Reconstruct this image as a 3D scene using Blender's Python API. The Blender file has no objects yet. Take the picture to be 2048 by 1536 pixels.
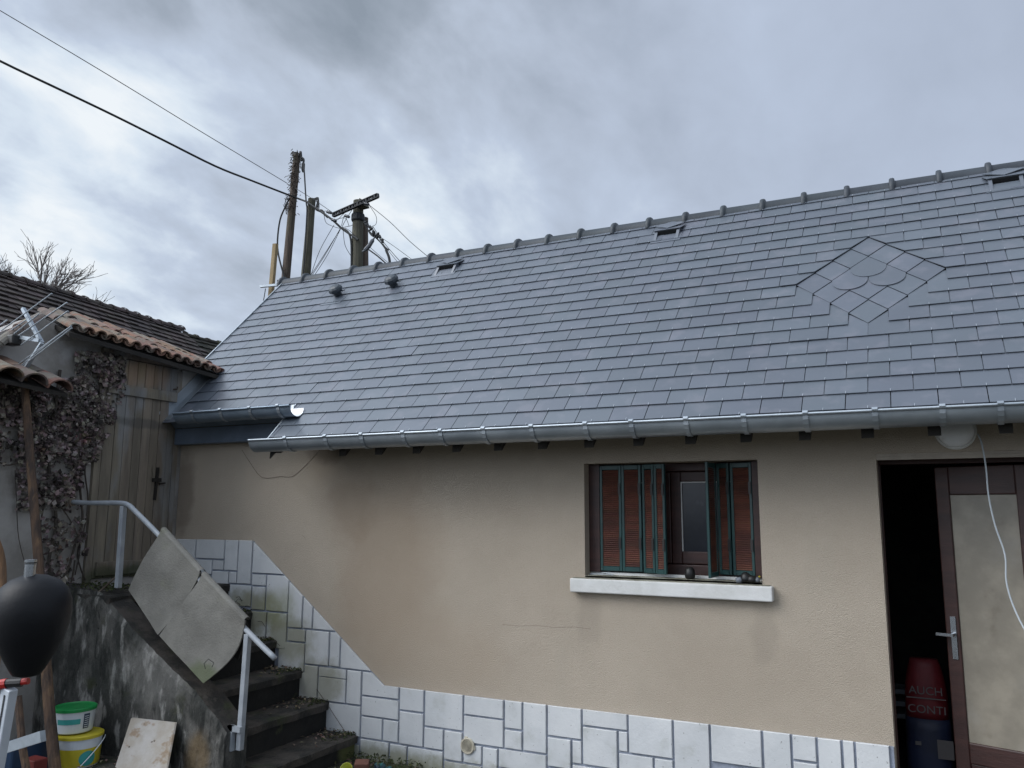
import bpy, math, random
from mathutils import Vector, Matrix
import mathutils
random.seed(7)
sc = bpy.context.scene
col = sc.collection
R_ = math.radians

# ------------------------------------------------------------------ camera
F_PX, YAW, PITCH, ROLL = 1634.9, -0.46853, 0.15609, 0.004214
cy_, sy_ = math.cos(YAW), math.sin(YAW)
_f = Vector((sy_, cy_, 0)); _r = Vector((cy_, -sy_, 0)); _u = Vector((0, 0, 1))
FW = _f*math.cos(PITCH) + _u*math.sin(PITCH)
_u2 = _u*math.cos(PITCH) - _f*math.sin(PITCH)
RT = _r*math.cos(ROLL) + _u2*math.sin(ROLL)
UP = _u2*math.cos(ROLL) - _r*math.sin(ROLL)
CAM = Vector((0, 0, 1.74))
cam = bpy.data.cameras.new('camera'); camo = bpy.data.objects.new('camera', cam); col.objects.link(camo)
M = Matrix.Identity(4)
for i in range(3):
    M[i][0] = RT[i]; M[i][1] = UP[i]; M[i][2] = -FW[i]; M[i][3] = CAM[i]
camo.matrix_world = M
cam.sensor_width = 36; cam.lens = F_PX/2048*36
cam.clip_start = 0.05; cam.clip_end = 3000
sc.camera = camo

def ray(px, py): return RT*((px-1024)/F_PX) - UP*((py-768)/F_PX) + FW
def onY(px, py, Y): d = ray(px, py); return CAM + d*((Y-CAM.y)/d.y)
def onX(px, py, X): d = ray(px, py); return CAM + d*((X-CAM.x)/d.x)
def onZ(px, py, Z): d = ray(px, py); return CAM + d*((Z-CAM.z)/d.z)

# ------------------------------------------------------------------ view / exposure
sc.view_settings.view_transform = 'Standard'
sc.view_settings.look = 'None'
sc.view_settings.exposure = 0.0
sc.view_settings.gamma = 1.0
sc.view_settings.use_curve_mapping = False

# ------------------------------------------------------------------ sun (veiled by cloud)
SUN_DIR = Vector((-0.56, -0.50, 0.66)).normalized()      # towards the sun
sun = bpy.data.lights.new('sun', 'SUN'); sun.energy = 1.5; sun.angle = R_(40); sun.color = (1.0, 0.95, 0.9)
suno = bpy.data.objects.new('sun', sun); col.objects.link(suno)
suno.rotation_euler = SUN_DIR.to_track_quat('Z', 'Y').to_euler()

# ------------------------------------------------------------------ world: Nishita sky behind a broken cloud deck
w = bpy.data.worlds.new('World'); sc.world = w; w.use_nodes = True
nt = w.node_tree; N = nt.nodes; L = nt.links
for n in list(N): N.remove(n)
out = N.new('ShaderNodeOutputWorld'); bg = N.new('ShaderNodeBackground'); L.new(bg.outputs[0], out.inputs[0])
bg.inputs['Strength'].default_value = 0.1
sky = N.new('ShaderNodeTexSky'); sky.sky_type = 'NISHITA'; sky.sun_disc = False
sky.sun_elevation = math.asin(SUN_DIR.z); sky.sun_rotation = math.atan2(SUN_DIR.x, SUN_DIR.y)
tc = N.new('ShaderNodeTexCoord')
def vmath(op, a, b=None):
    n = N.new('ShaderNodeVectorMath'); n.operation = op
    for i, v in enumerate((a, b)):
        if v is None: continue
        if isinstance(v, (tuple, Vector)): n.inputs[i].default_value = tuple(v)
        else: L.new(v, n.inputs[i])
    return n
def fmath(op, a, b=None, clamp=False):
    n = N.new('ShaderNodeMath'); n.operation = op; n.use_clamp = clamp
    for i, v in enumerate((a, b)):
        if v is None: continue
        if isinstance(v, (int, float)): n.inputs[i].default_value = v
        else: L.new(v, n.inputs[i])
    return n.outputs[0]
dirn = vmath('NORMALIZE', tc.outputs['Generated']).outputs[0]
sep = N.new('ShaderNodeSeparateXYZ'); L.new(dirn, sep.inputs[0])
zz = fmath('MAXIMUM', sep.outputs[2], 0.0); zz = fmath('ADD', zz, 0.40)
cx = fmath('DIVIDE', sep.outputs[0], zz); cyy = fmath('DIVIDE', sep.outputs[1], zz)
comb = N.new('ShaderNodeCombineXYZ'); L.new(cx, comb.inputs[0]); L.new(cyy, comb.inputs[1])
mp = N.new('ShaderNodeMapping'); L.new(comb.outputs[0], mp.inputs[0])
mp.inputs['Rotation'].default_value = (0, 0, R_(8)); mp.inputs['Scale'].default_value = (1.2, 0.78, 1)
def noise(vec, scale, detail, rough, dist=0.0, off=None):
    n = N.new('ShaderNodeTexNoise'); n.inputs['Scale'].default_value = scale
    n.inputs['Detail'].default_value = detail; n.inputs['Roughness'].default_value = rough
    n.inputs['Distortion'].default_value = dist
    if off:
        v = vmath('ADD', vec, off); vec = v.outputs[0]
    L.new(vec, n.inputs['Vector']); return n.outputs['Fac']
n1 = noise(mp.outputs[0], 2.2, 5, 0.50, 0.25, (3.1, 7.7, 0))
n2 = noise(mp.outputs[0], 5.5, 6, 0.55, 0.2, (13.1, 1.7, 0))
v = fmath('MULTIPLY', fmath('SUBTRACT', n1, 0.5), 1.7)
v = fmath('ADD', v, fmath('MULTIPLY', fmath('SUBTRACT', n2, 0.5), 1.35))
# the deck turns into a smoother, bluer sheet towards the right
rdir = ray(2300, 100).normalized(); rdt = vmath('DOT_PRODUCT', dirn, rdir).outputs['Value']
smooth_f = fmath('DIVIDE', fmath('SUBTRACT', rdt, 0.74), 0.24, clamp=True)
v = fmath('MULTIPLY', v, fmath('SUBTRACT', 1.0, fmath('MULTIPLY', smooth_f, 0.68)))
v = fmath('ADD', v, 0.54)
# thicker and thinner parts of the cloud deck: (pixel direction, angular radius deg, amount)
LOBES = [((60, 40), 5, .35), ((180, 190), 6, -.15), ((330, 260), 7, .20), ((320, 400), 6, -.10), ((250, 300), 5, .12), ((640, 330), 7, .22),
         ((860, 420), 8, .22), ((500, 40), 9, -.24), ((900, 60), 13, -.26), ((1150, 120), 11, -.20), ((1050, 230), 7, -.06),
         ((70, 500), 6, .30), ((230, 560), 6, .18), ((130, 600), 5, .14), ((330, 470), 7, -.13), ((470, 560), 8, -.05),
         ((1450, 250), 15, -.02), ((1850, 180), 18, -.13), ((1000, 330), 8, .08), ((380, 620), 5, .10), ((560, 200), 8, .04)]
for (p, rad, amt) in LOBES:
    d = ray(*p).normalized()
    dt = vmath('DOT_PRODUCT', dirn, d).outputs['Value']
    t = fmath('DIVIDE', fmath('SUBTRACT', dt, math.cos(R_(rad*1.6))), 1-math.cos(R_(rad*1.6)), clamp=True)
    t = fmath('MULTIPLY', t, t)
    v = fmath('ADD', v, fmath('MULTIPLY', t, amt*.80))
# the veiled sun brightens the cloud round it, high on the left and out of the picture
dt = vmath('DOT_PRODUCT', dirn, SUN_DIR).outputs['Value']
sun_t = fmath('DIVIDE', fmath('SUBTRACT', dt, 0.50), 0.50, clamp=True); sun_t = fmath('MULTIPLY', sun_t, sun_t)
v = fmath('ADD', v, fmath('MULTIPLY', sun_t, 0.4))
cr = N.new('ShaderNodeValToRGB'); L.new(v, cr.inputs[0])
el = cr.color_ramp.elements
el[0].position = 0.0; el[0].color = (2.8, 3.3, 3.95, 1)
el[1].position = 1.0; el[1].color = (9.0, 9.5, 9.9, 1)
for pos, c in ((0.22, (3.65, 4.2, 5.0)), (0.42, (4.75, 5.4, 6.45)), (0.60, (5.5, 6.3, 7.6)), (0.80, (7.2, 8.1, 9.1))):
    e = el.new(pos); e.color = (*c, 1)
# colour ramp colours are scaled after the ramp so that they stay in 0..1 inside it
for e in el: e.color = tuple(q/10 for q in e.color[:3]) + (1,)
tint = N.new('ShaderNodeMix'); tint.data_type = 'RGBA'; L.new(fmath('MULTIPLY', smooth_f, 0.38), tint.inputs[0])
L.new(cr.outputs[0], tint.inputs[6]); tint.inputs[7].default_value = (.42, .49, .65, 1)
sc10 = vmath('SCALE', tint.outputs[2]); L.new(fmath('MULTIPLY', fmath('ADD', fmath('MULTIPLY', sun_t, 3.0), 1.0), 10.1), sc10.inputs['Scale'])
mx = N.new('ShaderNodeMix'); mx.data_type = 'RGBA'; mx.inputs[0].default_value = 0.93
L.new(sky.outputs[0], mx.inputs[6]); L.new(sc10.outputs[0], mx.inputs[7]); L.new(mx.outputs[2], bg.inputs[0])

# ------------------------------------------------------------------ materials
def mat(name, c1, c2=None, rough=.8, rough2=None, scale=6, detail=6, lo=.35, hi=.65, metallic=0, spec=.5, bump=0, bscale=60, bdetail=4,
        bdist=.01, stretch=None, island=0.0, layers=(), transl=0, spot=()):
    m = bpy.data.materials.new(name); m.use_nodes = True
    t = m.node_tree; n = t.nodes; l = t.links; b = n['Principled BSDF']
    b.inputs['Roughness'].default_value = rough; b.inputs['Metallic'].default_value = metallic
    b.inputs['Specular IOR Level'].default_value = spec
    g = n.new('ShaderNodeNewGeometry'); pos = g.outputs['Position']
    def mapped(s):
        if not s: return pos
        q = n.new('ShaderNodeMapping'); l.new(pos, q.inputs[0]); q.inputs['Scale'].default_value = s; return q.outputs[0]
    def nz(vec, sc_, de, ro=.6):
        q = n.new('ShaderNodeTexNoise'); l.new(vec, q.inputs['Vector']); q.inputs['Scale'].default_value = sc_
        q.inputs['Detail'].default_value = de; q.inputs['Roughness'].default_value = ro; return q.outputs['Fac']
    def rng(v, a, c):
        q = n.new('ShaderNodeMapRange'); q.interpolation_type = 'SMOOTHSTEP'; l.new(v, q.inputs[0]); q.inputs[1].default_value = a; q.inputs[2].default_value = c; return q.outputs[0]
    def mul(a, c):
        q = n.new('ShaderNodeMath'); q.operation = 'MULTIPLY'
        for i, z in enumerate((a, c)):
            if isinstance(z, (int, float)): q.inputs[i].default_value = z
            else: l.new(z, q.inputs[i])
        return q.outputs[0]
    def mix(fac, a, c):
        q = n.new('ShaderNodeMix'); q.data_type = 'RGBA'
        if isinstance(fac, (int, float)): q.inputs[0].default_value = fac
        else: l.new(fac, q.inputs[0])
        for i, z in ((6, a), (7, c)):
            if isinstance(z, tuple): q.inputs[i].default_value = (*z, 1)
            else: l.new(z, q.inputs[i])
        return q.outputs[2]
    vec = mapped(stretch)
    f0 = nz(vec, scale, detail)
    cur = mix(rng(f0, lo, hi), c1, c2 if c2 else c1)
    for (lc, ls, ld, la, lb, amt, lst) in layers:
        cur = mix(mul(rng(nz(mapped(lst), ls, ld), la, lb), amt), cur, lc)
    for (lc, centre, radii, amt, ns) in spot:       # soft-edged patch at a place on the thing: stains, tones, painted gutter shade
        s1 = n.new('ShaderNodeVectorMath'); s1.operation = 'SUBTRACT'; l.new(pos, s1.inputs[0]); s1.inputs[1].default_value = centre
        s2 = n.new('ShaderNodeVectorMath'); s2.operation = 'DIVIDE'; l.new(s1.outputs[0], s2.inputs[0]); s2.inputs[1].default_value = radii
        s3 = n.new('ShaderNodeVectorMath'); s3.operation = 'LENGTH'; l.new(s2.outputs[0], s3.inputs[0])
        nn = nz(pos, ns, 5); q = n.new('ShaderNodeMath'); q.operation = 'ADD'; l.new(s3.outputs['Value'], q.inputs[0]); l.new(nn, q.inputs[1])
        k = n.new('ShaderNodeMapRange'); k.interpolation_type = 'SMOOTHSTEP'; l.new(q.outputs[0], k.inputs[0])
        k.inputs[1].default_value = 1.55; k.inputs[2].default_value = .95
        cur = mix(mul(k.outputs[0], amt), cur, lc)
    if island:
        oi = n.new('ShaderNodeObjectInfo')
        a = n.new('ShaderNodeMath'); a.operation = 'ADD'; l.new(oi.outputs['Random'], a.inputs[0]); l.new(g.outputs['Random Per Island'], a.inputs[1])
        fr = n.new('ShaderNodeMath'); fr.operation = 'FRACT'; l.new(a.outputs[0], fr.inputs[0])
        h = n.new('ShaderNodeHueSaturation'); l.new(cur, h.inputs['Color'])
        mr = n.new('ShaderNodeMapRange'); l.new(fr.outputs[0], mr.inputs[0]); mr.inputs[3].default_value = 1-island; mr.inputs[4].default_value = 1+island
        l.new(mr.outputs[0], h.inputs['Value'])
        f2 = n.new('ShaderNodeMath'); f2.operation = 'MULTIPLY'; f2.inputs[1].default_value = 7.31; l.new(fr.outputs[0], f2.inputs[0])
        f3 = n.new('ShaderNodeMath'); f3.operation = 'FRACT'; l.new(f2.outputs[0], f3.inputs[0])
        mh = n.new('ShaderNodeMapRange'); l.new(f3.outputs[0], mh.inputs[0]); mh.inputs[3].default_value = .5-island*.12; mh.inputs[4].default_value = .5+island*.12
        l.new(mh.outputs[0], h.inputs['Hue'])
        cur = h.outputs[0]
    l.new(cur, b.inputs['Base Color'])
    if rough2 is not None:
        q = n.new('ShaderNodeMapRange'); l.new(nz(pos, scale*1.7, 4), q.inputs[0]); q.inputs[1].default_value = .3; q.inputs[2].default_value = .7
        q.inputs[3].default_value = rough; q.inputs[4].default_value = rough2; l.new(q.outputs[0], b.inputs['Roughness'])
    if bump:
        bp = n.new('ShaderNodeBump'); bp.inputs['Strength'].default_value = bump; bp.inputs['Distance'].default_value = bdist
        l.new(nz(mapped(stretch), bscale, bdetail, .65), bp.inputs['Height']); l.new(bp.outputs[0], b.inputs['Normal'])
    return m

MT = {}
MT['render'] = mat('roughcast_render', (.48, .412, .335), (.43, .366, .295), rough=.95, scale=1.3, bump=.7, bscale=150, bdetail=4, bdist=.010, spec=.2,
    layers=[((.36, .30, .23), 130, 2, .52, .68, .38, None), ((.60, .53, .45), 150, 2, .55, .7, .30, None), ((.43, .38, .31), 2.2, 5, .5, .75, .35, (1.6, 1, .5))],
    spot=[((.37, .29, .215), (-3.42, 4.8, 1.38), (.58, 1, .88), .62, 1.8), ((.42, .34, .26), (-3.05, 4.8, .82), (.75, 1, .38), .45, 3),
          ((.27, .20, .14), (-3.75, 4.8, 1.75), (.30, 1, .30), .35, 4), ((.18, .15, .125), (-3.95, 4.8, 2.2), (.26, 1, .12), .65, 6),
          ((.24, .20, .16), (-5.42, 4.8, 1.9), (.14, 1, .45), .7, 7), ((.27, .23, .19), (-2.4, 4.8, 2.28), (2.2, 1, .07), .3, 5), ((.30, .26, .21), (-1.9, 4.8, 1.1), (.10, 1, .22), .3, 9), ((.30, .26, .21), (-.86, 4.8, 1.08), (.10, 1, .22), .3, 9)])  # long low band under the gutter: its shade painted into the colour
MT['reveal'] = mat('painted_reveal', (.48, .42, .35), (.36, .31, .26), rough=.9, scale=4, bump=.4, bscale=60)
MT['white_tile'] = mat('white_painted_stone', (.64, .65, .66), (.56, .575, .59), rough=.7, scale=3, bump=.35, bscale=38, bdist=.006, island=.045,
    layers=[((.42, .43, .40), 6, 5, .56, .75, .5, None), ((.14, .14, .13), 60, 2, .70, .76, .7, None)],
    spot=[((.19, .18, .09), (-4.6, 4.8, 1.0), (.38, 1, .20), .75, 8), ((.22, .21, .11), (-4.25, 4.8, .82), (.30, 1, .20), .65, 8), ((.23, .22, .14), (-3.95, 4.8, .55), (.30, 1, .2), .65, 9),
          ((.18, .18, .12), (-3.4, 4.8, .10), (.7, 1, .13), .8, 12), ((.24, .24, .17), (-2.6, 4.8, .06), (1.2, 1, .14), .7, 14), ((.30, .31, .18), (-4.35, 4.8, 1.05), (.22, 1, .16), .5, 7)])
MT['grout'] = mat('blue_grey_grout', (.33, .36, .44), (.25, .275, .33), rough=.9, scale=12, bump=.3)
MT['slate'] = mat('slate_shingle', (.103, .120, .147), (.096, .112, .137), rough=.28, rough2=.37, scale=2.5, spec=.85, bump=.08, bscale=30, bdist=.004, island=.075,
    layers=[((.155, .16, .19), 7, 3, .5, .7, .5, None), ((.22, .23, .25), 3, 6, .64, .8, .3, (1, .6, .6))])
MT['slate_edge'] = mat('dark_slate_deck', (.012, .014, .018), rough=.95, spec=.1)
MT['ridge'] = mat('grey_clay_ridge_tile', (.040, .050, .062), (.030, .038, .048), rough=.55, scale=6, bump=.2, bscale=40, island=.10)
MT['vent_plastic'] = mat('grey_plastic_cap', (.040, .052, .066), (.03, .04, .052), rough=.42, scale=5)
MT['black_hole'] = mat('black_recess', (.006, .008, .010), rough=.9)
MT['zinc'] = mat('zinc_sheet', (.42, .46, .50), (.33, .37, .41), rough=.38, rough2=.52, metallic=.7, scale=4, bump=.08, bscale=10, layers=[((.26, .30, .34), 5, 4, .5, .75, .5, (.3, 1, 1))])
MT['hook'] = mat('steel_hook', (.42, .46, .50), rough=.5, metallic=.5)
MT['zinc_sheen'] = mat('painted_sheen_zinc', (.66, .68, .70), (.60, .62, .65), rough=.35, metallic=.25, scale=6)  # gutter inside: reflected sky put into a paler, less metallic colour
MT['lead'] = mat('dark_zinc_fascia', (.15, .19, .25), (.12, .155, .205), rough=.45, metallic=.2, scale=5, layers=[((.22, .25, .29), 8, 5, .62, .72, .6, (1, 1, .5))], bump=.2, bscale=12)
MT['zinc_dark'] = mat('weathered_zinc_gutter', (.25, .31, .38), (.19, .24, .30), rough=.42, metallic=.5, scale=5, bump=.1, bscale=9)
MT['rafter'] = mat('dark_rafter', (.03, .026, .022), (.02, .018, .016), rough=.9)
MT['brown_wood'] = mat('brown_varnished_wood', (.055, .022, .018), (.034, .014, .012), rough=.45, scale=3, stretch=(1, 1, 6), bump=.15, bscale=30)
MT['louver'] = mat('brown_louvre_wood', (.145, .050, .031), (.075, .028, .020), rough=.65, scale=5, stretch=(1, 1, 3), bump=.2, bscale=40, island=.06)
MT['green'] = mat('green_painted_metal', (.015, .060, .058), (.010, .040, .042), rough=.4, scale=6, layers=[((.10, .12, .11), 14, 4, .66, .74, .5, None)])
MT['black_metal'] = mat('black_metal', (.010, .011, .012), (.02, .018, .017), rough=.45)
MT['glass'] = mat('dark_window_glass', (.010, .013, .022), (.02, .024, .034), rough=.12, spec=.5, scale=5, layers=[((.08, .09, .11), 12, 5, .6, .75, .35, None)])
MT['sill'] = mat('white_painted_sill', (.72, .72, .71), (.62, .62, .60), rough=.7, scale=6, bump=.2, layers=[((.30, .28, .22), 7, 5, .58, .75, .35, None)])
MT['sill_top'] = mat('dirty_sill_top', (.34, .33, .27), (.17, .16, .12), rough=.9, scale=9, lo=.4, hi=.6, bump=.4, bscale=30, layers=[((.6, .59, .54), 14, 4, .6, .7, .6, None)])
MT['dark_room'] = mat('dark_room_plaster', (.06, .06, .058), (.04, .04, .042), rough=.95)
MT['frosted'] = mat('papered_glass_panel', (.31, .275, .22), (.23, .205, .165), rough=.35, scale=5, bump=.15, bscale=9, layers=[((.12, .09, .06), 7, 5, .56, .8, .5, None), ((.30, .28, .25), 3, 4, .5, .7, .4, None)])
MT['chrome'] = mat('chrome', (.42, .44, .47), rough=.25, metallic=1)
MT['opal'] = mat('opal_lamp_glass', (.85, .87, .90), (.78, .79, .82), rough=.4, scale=7)
MT['cable_white'] = mat('pale_cable', (.46, .50, .53), rough=.5)
MT['wire'] = mat('black_cable', (.012, .014, .016), rough=.6)
MT['grey_wire'] = mat('grey_cable', (.10, .11, .12), rough=.6)
MT['pole_wood'] = mat('weathered_pole_wood', (.135, .105, .085), (.075, .062, .055), rough=.95, scale=5, stretch=(6, 6, .6), bump=.6, bscale=20, layers=[((.06, .07, .045), 3, 5, .5, .65, .6, None)])
MT['pole_grey'] = mat('grey_pole_wood', (.12, .115, .085), (.075, .072, .060), rough=.95, scale=5, stretch=(6, 6, .6), bump=.6, bscale=20, layers=[((.06, .06, .04), 3, 5, .5, .65, .6, None)])
MT['timber_new'] = mat('pale_timber', (.33, .25, .14), (.25, .185, .10), rough=.85, scale=5, stretch=(5, 5, .6))
MT['iron'] = mat('dark_steel_bar', (.035, .038, .042), (.02, .022, .025), rough=.6, metallic=.5)
MT['insul'] = mat('dark_insulator', (.02, .025, .035), rough=.3)
MT['grey_plastic'] = mat('grey_plastic_box', (.17, .19, .22), (.12, .13, .15), rough=.5)
MT['ivy_dead'] = mat('dead_ivy_leaf', (.20, .155, .14), (.075, .064, .060), rough=.9, scale=9, lo=.4, hi=.6, island=.75, layers=[((.30, .27, .255), 13, 3, .52, .62, .75, None), ((.15, .065, .035), 5, 3, .6, .7, .5, None)])
MT['stem'] = mat('ivy_stem', (.085, .07, .058), (.05, .042, .036), rough=.95, scale=10)
MT['plaster'] = mat('old_grey_plaster', (.40, .385, .37), (.27, .255, .235), rough=.95, scale=2.5, bump=.5, bscale=30, bdist=.01,
    layers=[((.18, .16, .14), 4, 7, .55, .72, .6, None), ((.50, .50, .52), 3, 4, .55, .7, .5, None)])
MT['old_wood'] = mat('weathered_board', (.235, .20, .158), (.15, .128, .105), rough=.9, scale=3.5, stretch=(3, 3, .4), bump=.5, bscale=22, island=.14,
    layers=[((.26, .28, .30), 2.2, 5, .52, .66, .55, (2, 2, .6)), ((.05, .05, .03), 6, 6, .62, .75, .7, (3, 3, .5))],
    spot=[((.04, .05, .02), (-5.45, 4.3, 1.24), (.3, .5, .12), .8, 6), ((.30, .20, .125), (-5.45, 4.35, 2.80), (.3, .35, .13), .6, 7), ((.08, .075, .07), (-5.45, 4.4, 2.42), (.3, .4, .05), .6, 9)])  # last entry is a thin dark band across the planks
MT['clay'] = mat('clay_canal_tile', (.23, .125, .088), (.14, .10, .08), rough=.9, scale=6, bump=.5, bscale=30, island=.16,
    layers=[((.20, .19, .16), 7, 6, .48, .62, .75, None), ((.20, .19, .10), 4, 5, .62, .75, .45, None)])
MT['moss_tile'] = mat('mossy_canal_tile', (.19, .145, .12), (.12, .105, .09), rough=.95, scale=6, bump=.6, bscale=30, island=.25,
    layers=[((.17, .165, .145), 7, 6, .48, .62, .75, None), ((.26, .24, .08), 3.5, 5, .56, .66, .7, None)])
MT['old_roof'] = mat('brown_flat_tiles', (.072, .056, .052), (.048, .040, .040), rough=.9, scale=1.5, island=.35, layers=[((.11, .085, .07), 6, 4, .6, .7, .5, None), ((.05, .055, .045), .9, 5, .5, .65, .6, None)])
MT['moss_roof'] = mat('moss_covered_tiles', (.022, .024, .018), (.032, .027, .022), rough=.95, scale=2, island=.3, bump=.6, bscale=12, layers=[((.07, .075, .035), 4, 5, .55, .65, .7, None)])
MT['twig'] = mat('bare_twigs', (.19, .17, .165), (.13, .115, .11), rough=.95)
MT['mossy_conc'] = mat('mossy_black_concrete', (.040, .041, .037), (.12, .115, .105), rough=.95, scale=5, lo=.42, hi=.64, stretch=(1.6, 1.6, .7), bump=.9, bscale=26, bdist=.02,
    layers=[((.34, .33, .31), 6, 8, .53, .64, .8, (1.7, 1.7, .55)), ((.05, .055, .02), 4, 5, .58, .7, .6, None), ((.012, .013, .012), 8, 6, .52, .64, .8, (2, 2, .5))],
    spot=[((.17, .12, .065), (-3.95, 3.72, .30), (.14, 1, .20), .8, 5), ((.30, .29, .27), (-4.35, 3.72, .75), (.35, 1, .25), .35, 9)])
MT['step_top'] = mat('damp_dark_step', (.060, .051, .044), (.022, .021, .019), rough=.8, scale=7, lo=.4, hi=.6, bump=.8, bscale=30, bdist=.015,
    layers=[((.10, .09, .075), 12, 6, .58, .68, .5, None), ((.035, .045, .015), 5, 5, .55, .68, .7, None)])
MT['riser'] = mat('black_riser', (.007, .007, .007), (.014, .0135, .012), rough=.9, scale=6, bump=.6, bscale=25, layers=[((.07, .085, .03), 5, 5, .6, .7, .5, None)],  # riser colour set much darker than the treads, with greenish patches
    spot=[((.12, .13, .045), (-3.6, 4.72, .17), (.2, .14, .2), .8, 4)])
MT['rail'] = mat('pale_painted_rail', (.36, .385, .415), (.27, .295, .325), rough=.45, scale=9, bump=.1, layers=[((.12, .09, .06), 14, 5, .64, .72, .8, None)])
MT['rusty'] = mat('rusty_iron', (.16, .13, .10), (.07, .05, .04), rough=.9, scale=20)
MT['mat'] = mat('grey_carpet_mat', (.225, .217, .195), (.165, .158, .142), rough=.95, scale=5, bump=.6, bscale=90, layers=[((.17, .18, .11), 4, 5, .58, .75, .5, None)],
    spot=[((.10, .12, .06), (-3.98, 3.68, .75), (.16, 1, .12), .75, 9)])
MT['mat_back'] = mat('dark_mat_underside', (.03, .03, .028), rough=.95)
MT['ball'] = mat('black_leather_ball', (.005, .0055, .008), (.007, .0075, .010), rough=.50, spec=.28, scale=8, bump=.1, bscale=60)
MT['red'] = mat('red_plastic', (.42, .02, .015), rough=.4)
MT['steel'] = mat('galvanised_steel', (.42, .47, .52), (.33, .37, .41), rough=.4, metallic=.35, scale=9)
MT['alu'] = mat('white_aluminium_profile', (.62, .66, .72), (.55, .59, .65), rough=.4, metallic=.1)
MT['log'] = mat('barked_log', (.12, .075, .05), (.055, .040, .034), rough=.95, scale=8, stretch=(3, 3, .7), bump=.8, bscale=25, layers=[((.21, .13, .075), 4, 5, .55, .62, .6, (3, 3, .6))])
MT['log_pale'] = mat('pale_branch', (.30, .17, .09), (.16, .10, .065), rough=.9, scale=6, stretch=(3, 3, .6), bump=.5, bscale=20)
MT['bucket_white'] = mat('white_bucket_plastic', (.62, .66, .70), (.56, .60, .64), rough=.35)
MT['bucket_green'] = mat('green_lid_plastic', (.012, .25, .06), (.01, .2, .05), rough=.35)
MT['bucket_yellow'] = mat('yellow_label', (.55, .46, .03), (.45, .38, .03), rough=.4)
MT['wrap'] = mat('teal_wrapper', (.03, .13, .13), (.02, .03, .05), rough=.4, scale=30)
MT['teal'] = mat('teal_print', (.05, .32, .30), rough=.45)
MT['navy'] = mat('navy_print', (.03, .05, .09), rough=.45)
MT['stained_panel'] = mat('stained_white_board', (.46, .44, .42), (.36, .32, .27), rough=.7, scale=5, bump=.2, layers=[((.25, .17, .10), 6, 6, .54, .64, .8, (1, 1, 2)), ((.05, .035, .02), 11, 4, .66, .70, .9, None)])
MT['ground'] = mat('damp_yard_ground', (.060, .055, .045), (.035, .034, .030), rough=.95, scale=5, bump=1, bscale=22, bdist=.03, layers=[((.05, .065, .02), 3, 5, .5, .65, .7, None), ((.13, .12, .10), 20, 5, .6, .7, .5, None)])
MT['litter'] = mat('dead_leaf_litter', (.10, .07, .04), (.20, .165, .12), rough=.9, scale=25, island=.5)
MT['moss'] = mat('moss_tufts', (.035, .05, .014), (.055, .06, .022), rough=.95, scale=15, island=.4)
MT['bag_red'] = mat('red_paper_sack', (.13, .008, .012), (.09, .006, .01), rough=.6, bump=.3, bscale=14)  # sack colours darkened to stand for the shade inside the room
MT['bag_navy'] = mat('navy_paper_sack', (.012, .018, .05), (.01, .014, .035), rough=.6, bump=.3, bscale=14)
MT['bag_print'] = mat('dimmed_white_print', (.11, .10, .10), rough=.7)  # white letters, dimmed in the colour for the same indoor shade
MT['cup'] = mat('yellow_green_plastic', (.42, .44, .05), (.35, .38, .05), rough=.4, transl=0)
MT['brick'] = mat('broken_brick', (.19, .085, .06), (.13, .06, .045), rough=.9, bump=.4)
MT['grate'] = mat('dark_grating', (.05, .055, .06), (.03, .033, .036), rough=.7)
MT['blue'] = mat('blue_plastic', (.012, .035, .08), rough=.5)

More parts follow.
